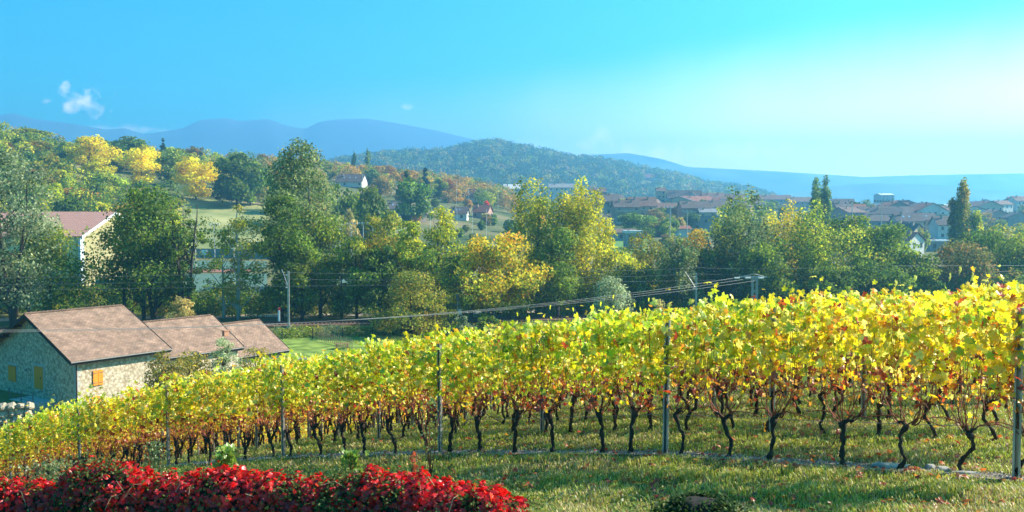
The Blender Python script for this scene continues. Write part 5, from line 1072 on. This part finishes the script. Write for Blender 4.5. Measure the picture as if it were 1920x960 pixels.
tag(link('gravel', mesh_arrays('gravel', V.reshape(-1, 3), [Fc], M_PEB, np.repeat(pick([(.32, .30, .28), (.2, .17, .15), (.42, .40, .38), (.13, .09, .07)], n, .15), 6, 0))), 'loose grey gravel and bark under the front vine row', kind='stuff')
for k, (px, py, a, b_, c, lab) in enumerate([(1672, 876, .24, .10, .035, 'wide flat grey slab lying at the foot of the front vine row'), (1744, 880, .06, .05, .05, 'small upright white stone beside the flat slab'),
                                          (1768, 884, .09, .07, .045, 'rounded grey stone just right of the white stone'), (1815, 889, .2, .05, .02, 'thin grey slab lying left of the nearest steel post')]):
    d = 3.0 / ((py - 400) / F) * .985
    for _ in range(12):
        q = at(px, py, d); d += (q[2] - tz(q[0], q[1])) / .28 * .7
    q = at(px, py, d); me = MB(); import itertools
    m_ = 10; V = []; Fs = []
    for j in range(5):
        ph = j / 4 * math.pi / 2
        for i in range(m_): an = i / m_ * 6.283; rr = math.cos(ph) ** .45 * (1 + .16 * math.sin(an * 3 + k) + .08 * math.sin(an * 5)); V.append((a * rr * math.cos(an) + .001, b_ * rr * math.sin(an), c * (math.sin(ph) * 1.3 - .2)))
    Fs = [(j * m_ + i, j * m_ + (i + 1) % m_, (j + 1) * m_ + (i + 1) % m_, (j + 1) * m_ + i) for j in range(4) for i in range(m_)]; me.add(V, Fs)
    o = me.build('stone', M_STONE); o.location = (q[0], q[1], tz(q[0], q[1]) + .01); o.rotation_euler = (0, 0, ANG * .0 - .25); tag(o, lab, 'stone', 'loose stones under the vines')

def scatter_ground(n, dmin, dmax, power=2.0, pxr=(-60, 1980)):
    """points on the ground in front of the camera, denser when near"""
    u = rng.random(n); d = 1 / (1 / dmin + (1 / dmax - 1 / dmin) * u); px = rng.uniform(*pxr, n); x = (px - 960) / F * d * 1.01
    return x, d
def blades(name, x, y, h, wdt, cols, mat=M_GRASS, lean=.45, lift=-.005):
    n = len(x); z = terrain(x, y) + lift; a = rng.uniform(0, 6.283, n); P = np.stack([x, y, z], 1)
    sd_ = np.stack([np.cos(a), np.sin(a), 0 * a], 1) * (wdt / 2)[:, None]; ln_ = np.stack([np.cos(a + 1.57), np.sin(a + 1.57), 0 * a], 1) * (h * rng.uniform(.1, lean * 2, n))[:, None]
    up = np.array([0, 0, 1.0])
    M = P + ln_ * .35 + up * (h * .6)[:, None]; T = P + ln_ * 1.0 + up * (h * .95)[:, None]
    V = np.stack([P - sd_, P + sd_, M + sd_ * .8, M - sd_ * .8, T], 1).reshape(-1, 3); i = 5 * np.arange(n)[:, None]
    q = i + np.array([[0, 1, 2, 3]]); tr = i + np.array([[3, 2, 4]])
    return link(name, mesh_arrays(name, V, [q, tr], mat, np.concatenate([cols, cols])))
def patch(x, y, f=1.0): return .5 + .25 * np.sin(x * 1.7 * f + 1.3 * np.sin(y * 1.1 * f)) + .25 * np.sin(y * 2.3 * f + x * .7 * f + 2)
def rc(x, y):
    rx, ry = x - P0[0], y - P0[1]; return (rx * U[0] + ry * U[1]) / STEP, rx * NN[0] + ry * NN[1]
x, y = scatter_ground(330000, 7.5, 32); tt, ww = rc(x, y)
keep = (np.abs(ww + .02 * np.sin(tt * 23) ) > .04 + .14 * rng.random(len(x))) & (ww < 14) & (tt < 13)
# short and thin under the vines, tufts here and there
x, y, ww, tt = x[keep], y[keep], ww[keep], tt[keep]; pp = patch(x, y); p2 = patch(x + 31, y - 12, 2.7)
keep = rng.random(len(x)) < .28 + .95 * p2; x, y, ww, pp, p2 = x[keep], y[keep], ww[keep], pp[keep], p2[keep]
n = len(x); h = (.035 + .06 * p2 * rng.random(n) + .025 * rng.random(n)) * .85 * (1 + .5 * (ww < -.5) * p2); C = pick([(.30, .36, .035), (.42, .46, .05), (.60, .56, .14)], n, .2, [.3, .45, .25])
S = pick([(.62, .50, .24), (.45, .33, .15)], n, .2); C = np.where((rng.random(n) < .17 + .35 * (pp > .6))[:, None], S, C)
wd = .004 + .0006 * y * rng.uniform(.7, 1.3, n)
tag(blades('grass', x, y, h, wd, C), 'short patchy autumn grass between the vine rows', kind='stuff')
# fallen vine leaves
n = 2600; x, y = scatter_ground(n, 9, 26, pxr=(500, 1980)); tt, ww = rc(x, y); keep = (ww > -2.5) & (ww < 9) & (rng.random(n) < np.where(np.abs((ww + 1) % 2 - 1) < .45, 1, .35)); x, y = x[keep], y[keep]; n = len(x)
P = np.stack([x, y, terrain(x, y) + .045], 1); V, Fc, rep = vine_leaves(P, rng.uniform(.04, .085, n), up_bias=2.5)
tag(link('fallen_leaves', mesh_arrays('fallen_leaves', V, [Fc], M_VINE, np.repeat(pick([(.62, .14, .03), (.45, .05, .02), (.30, .12, .05), (.7, .3, .04)], n, .15, [.35, .3, .25, .1]), rep, 0))), 'red and orange vine leaves fallen on the grass', kind='stuff')
# weeds: low broad leaved ground cover between creeper and vines
n = 14000; px = rng.uniform(560, 1480, n); u = rng.random(n); d = 9.3 + 5.0 * u ** 1.3; x = (px - 960) / F * d; y = d
lim = np.interp(px, [560, 700, 900, 1100, 1300, 1480], [14.2, 13.8, 12.8, 11.2, 10.3, 9.6]); keep = y < lim + rng.normal(size=n) * .25; x, y = x[keep], y[keep]; n = len(x)
p = patch(x * 2 + 5, y * 2, 1.6); P = np.stack([x, y, terrain(x, y) + .02 + .16 * rng.random(n) * p], 1); V, Fc = leaf_quads(P, rng.uniform(.025, .06, n), np.array([0, 0, .9]), .7, .6)
tag(link('weeds', mesh_arrays('weeds', V, [Fc], M_LEAF, pick([(.10, .17, .03), (.17, .25, .05), (.24, .30, .10), (.36, .40, .25)], n, .2, [.4, .35, .15, .1]))), 'low broad-leaved weeds spreading over the bank', kind='stuff')

# red Virginia creeper over a low hedge
CR_PX = [-60, 0, 60, 110, 130, 170, 215, 250, 280, 330, 390, 420, 445, 470, 500, 560, 600, 640, 700, 760, 820, 870, 930, 965, 990]
CR_Y = [893, 897, 902, 903, 874, 861, 862, 876, 886, 884, 882, 866, 870, 888, 886, 893, 897, 895, 884, 887, 900, 908, 914, 932, 948]
def cr_line(px):
    d = np.interp(px, [-60, 400, 990], [13.4, 12.2, 10.4]); return d
def creeper_pts(n):
    px = rng.uniform(-60, 985, n); d = cr_line(px); topy = np.interp(px, CR_PX, CR_Y)
    x = (px - 960) / F * d * 1.011; yp = -(topy + 6 - 480) / F; ztop = (-SP + yp * CP) / (CP + yp * SP) * d
    gz = terrain(x, d) - .1; H = np.maximum(ztop - gz + .07 * np.sin(px * .17 + 2 * np.sin(px * .05)) * np.sin(px * .061) + .05 * (rng.random(n) < .10) , .12)
    a = rng.uniform(-.25, math.pi + .1, n); ry_ = .42; rr = rng.uniform(.82, 1.0, n) + .08 * np.sin(px * .09) + .05 * np.sin(px * .031 + a * 3)
    yy = d - np.cos(a) * ry_ * rr; zz = gz + H * np.clip(np.sin(a).clip(-.2, 1) * .62 + .38, 0, 1) * (.94 + .06 * rr) + rng.normal(size=n) * .018
    nr = np.stack([0 * a, -np.cos(a), np.sin(a)], 1); return px, x + rng.normal(size=n) * .02, yy, zz, nr, a
LB = [(0, 0, 0), (-.26, .3, -.03), (-.22, .65, -.06), (0, 1, -.16), (.22, .65, -.06), (.26, .3, -.03)]
def leaflets(P, size, nrm):
    """five drooping leaflets spread from each stalk end"""
    n = len(P); out = []; N_ = unit(nrm + rng.normal(size=(n, 3)) * .45); dn = np.array([0, 0, -1.0]) + rng.normal(size=(n, 3)) * .5
    y0 = unit(dn - N_ * (dn * N_).sum(1, keepdims=True)); x0 = np.cross(y0, N_); T = np.array(LB)
    for a in (-1.15, -.55, 0, .55, 1.15):
        yy = y0 * math.cos(a) + x0 * math.sin(a); xx = np.cross(yy, N_); sc = size[:, None, None] * (1 - .18 * abs(a))
        out.append(P[:, None] + sc * (T[None, :, 0:1] * xx[:, None] + T[None, :, 1:2] * yy[:, None] + T[None, :, 2:3] * N_[:, None]))
    V = np.stack(out, 1).reshape(-1, 3); return V, np.arange(len(V)).reshape(-1, 6)
cr = empty('creeper_hedge', (-2.5, 12.4, tz(-2.5, 12.4)), 0, label='crimson creeper tumbling over a low hedge along the bottom of the vineyard', cat='creeper')
cl = cr.location; off = np.array([cl.x, cl.y, cl.z])
n = 11500; px, x, y, z, nr, a = creeper_pts(n)
greeny = ((np.abs(px - 165) < 50) & (a < 1.9) & (rng.random(n) < .25)) | ((np.abs(px - 640) < 38) & (rng.random(n) < .35)) | (rng.random(n) < .05)
P = np.stack([x, y, z], 1) - off
hole = np.sin(px * .075 + 3 * np.sin(px * .019)) + np.sin(a * 4.2 + px * .041) + .5 * np.sin(px * .29 + a * 7) + rng.normal(size=n) * .4 > 1.35
greeny = greeny | (hole & (rng.random(n) < .3)); k = ~greeny & ~hole; V, Fc = leaflets(P[k], rng.uniform(.026, .07, k.sum()), nr[k])
cc = pick([(.93, .012, .012), (.78, .01, .012), (.50, .01, .015), (.93, .07, .02), (.3, .01, .02), (.45, .22, .03)], k.sum(), .15, [.36, .28, .16, .10, .06, .04])
link('red_leaves', mesh_arrays('red_leaves', V, [Fc], M_CREEP, np.repeat(cc, 5, 0)), cr)
g = np.repeat(P[greeny], 7, 0) + rng.normal(size=(greeny.sum() * 7, 3)) * .05; V, Fc = leaf_quads(g, rng.uniform(.03, .055, len(g)), np.array([0, -.3, .8]), .8, .7)
link('green_leaves', mesh_arrays('green_leaves', V, [Fc], M_LEAF, pick([(.05, .09, .02), (.10, .14, .03), (.16, .19, .05)], len(g), .2)), cr)
# dark shell added inside: closes the hedge, its colour gives the shaded interior
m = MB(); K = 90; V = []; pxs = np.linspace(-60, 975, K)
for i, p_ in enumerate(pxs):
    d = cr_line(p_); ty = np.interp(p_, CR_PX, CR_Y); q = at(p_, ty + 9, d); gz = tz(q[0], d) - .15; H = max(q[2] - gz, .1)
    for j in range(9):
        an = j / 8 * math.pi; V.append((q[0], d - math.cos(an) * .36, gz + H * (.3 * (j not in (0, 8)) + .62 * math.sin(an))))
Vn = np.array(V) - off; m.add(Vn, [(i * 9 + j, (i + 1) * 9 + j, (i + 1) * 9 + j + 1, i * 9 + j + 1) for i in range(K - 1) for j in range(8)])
m.build('hedge_core', solid('dark_core', (.02, .014, .01), .95, .5, 20, .6), cr, True)
M_TEND = solid('tendril', (.45, .33, .2), .7)
for k in range(14):
    tw = MB()
    p_ = rng.uniform(0, 950); d = cr_line(p_) - .42; q = at(p_, rng.uniform(900, 950), d) - off; e = rng.normal(size=3) * [.15, .05, .08]
    tw.tube([q, q + e * .5 + [0, 0, .05], q + e + [0, 0, -.06]], .003, 4, False)
    tw.build('tendril', M_TEND, cr)

# loose shoots and bushes near the creeper
def sapling(name, px, ybase, ytop, d, wpx, pal, label, cat, nl=160, ls=.07):
    q = at(px, ybase, d); top = at(px, ytop, d); H = top[2] - q[2]; wd = wpx / F * d / 2
    e = empty(name, (q[0], q[1], tz(q[0], q[1])), 0, label=label, cat=cat); z0 = tz(q[0], q[1]); Ht = top[2] - z0
    m = MB()
    for s in range(4):
        a = rng.uniform(0, 6.28); m.tube([(0, 0, 0), (math.cos(a) * wd * .4, math.sin(a) * wd * .4, Ht * .5), (math.cos(a) * wd * .8, math.sin(a) * wd * .8, Ht * .95)], [.008, .005, .003], 4, False)
    m.build('stems', M_CANE, e); P = rng.normal(size=(nl, 3)) * [wd * .45, wd * .45, 0]; P[:, 2] = Ht * (1 - .72 * rng.random(nl) ** 1.2)
    V, Fc, rep = vine_leaves(P, rng.uniform(ls * .6, ls * 1.2, nl)); link('leaves', mesh_arrays('leaves', V, [Fc], M_VINE, np.repeat(pick(pal, nl, .15), rep, 0)), e)
GP = [(.14, .26, .03), (.24, .38, .05), (.33, .45, .08)]
sapling('vine_sapling', 425, 905, 838, 13.4, 44, GP, 'bright green young shoot rising left behind the red creeper', 'shoot', 120, .10)
sapling('vine_sapling', 662, 915, 846, 13.0, 40, GP, 'bright green young shoot standing behind the middle of the creeper', 'shoot', 110, .10)
sapling('wild_shrub', 290, 885, 830, 16.5, 46, [(.13, .18, .06), (.2, .25, .1)], 'slender grey-green shrub between creeper and front vines', 'shrub', 420, .045)
sapling('wild_shrub', 95, 915, 866, 16.5, 130, [(.15, .2, .07), (.24, .27, .12)], 'low grey-green bush behind the left end of the creeper', 'shrub', 620, .05)
sapling('wild_shrub', 808, 850, 745, 13.9, 60, [(.14, .2, .05), (.22, .28, .1)], 'thin airy weed standing around the middle steel post', 'weed', 90, .04)
sapling('red_sapling', 777, 868, 848, 13.0, 18, [(.6, .12, .05)], 'tiny red-leaved seedling behind the red creeper', 'seedling', 22, .06)

# stump with ivy at the bottom edge
q = at(1312, 948, 9.6); zb = tz(q[0], q[1]); st = empty('ivy_stump', (q[0], q[1], zb), 0, label='dark hollow stump wrapped in ivy at the bottom edge of the bank', cat='stump'); st.scale = (1.1, 1.1, 1.3)
m = MB(); V = []
for j in range(9):
    ph = j / 8 * 1.5707
    for i in range(20):
        an = i / 20 * 6.283; rr = math.cos(ph) ** .5 * (1 + .10 * math.sin(an * 3 + 1) + .05 * math.sin(an * 7)); V.append((.30 * rr * math.cos(an), .24 * rr * math.sin(an), .34 * math.sin(ph) - .12))
m.add(V, [(j * 20 + i, j * 20 + (i + 1) % 20, (j + 1) * 20 + (i + 1) % 20, (j + 1) * 20 + i) for j in range(8) for i in range(20)]); m.build('wood', solid('stump_wood', (.018, .017, .016), .9, .5, 7, .8), st, True)
n = 2600; a = rng.uniform(0, 6.283, n); rr = rng.uniform(.2, 1, n) ** .6; keep = ~((np.abs(np.cos(a - 4.5)) > .75) & (np.sin(a) < 0) & (rr < .9) & (rng.random(n) < .6)); a, rr = a[keep], rr[keep]; n = len(a)
P = np.stack([np.cos(a) * rr * (.36 + .16 * (rng.random(n) < .25)), np.sin(a) * rr * .32, .30 * np.sqrt(1 - (rr * .98) ** 2) - .06 + rng.normal(size=n) * .02], 1); V, Fc = leaf_quads(P, rng.uniform(.025, .05, n), np.array([0, 0, 1.0]), .7, .85)
link('ivy_leaves', mesh_arrays('ivy_leaves', V, [Fc], M_LEAF, pick([(.02, .05, .015), (.04, .08, .02), (.08, .13, .04)], n, .2)), st)
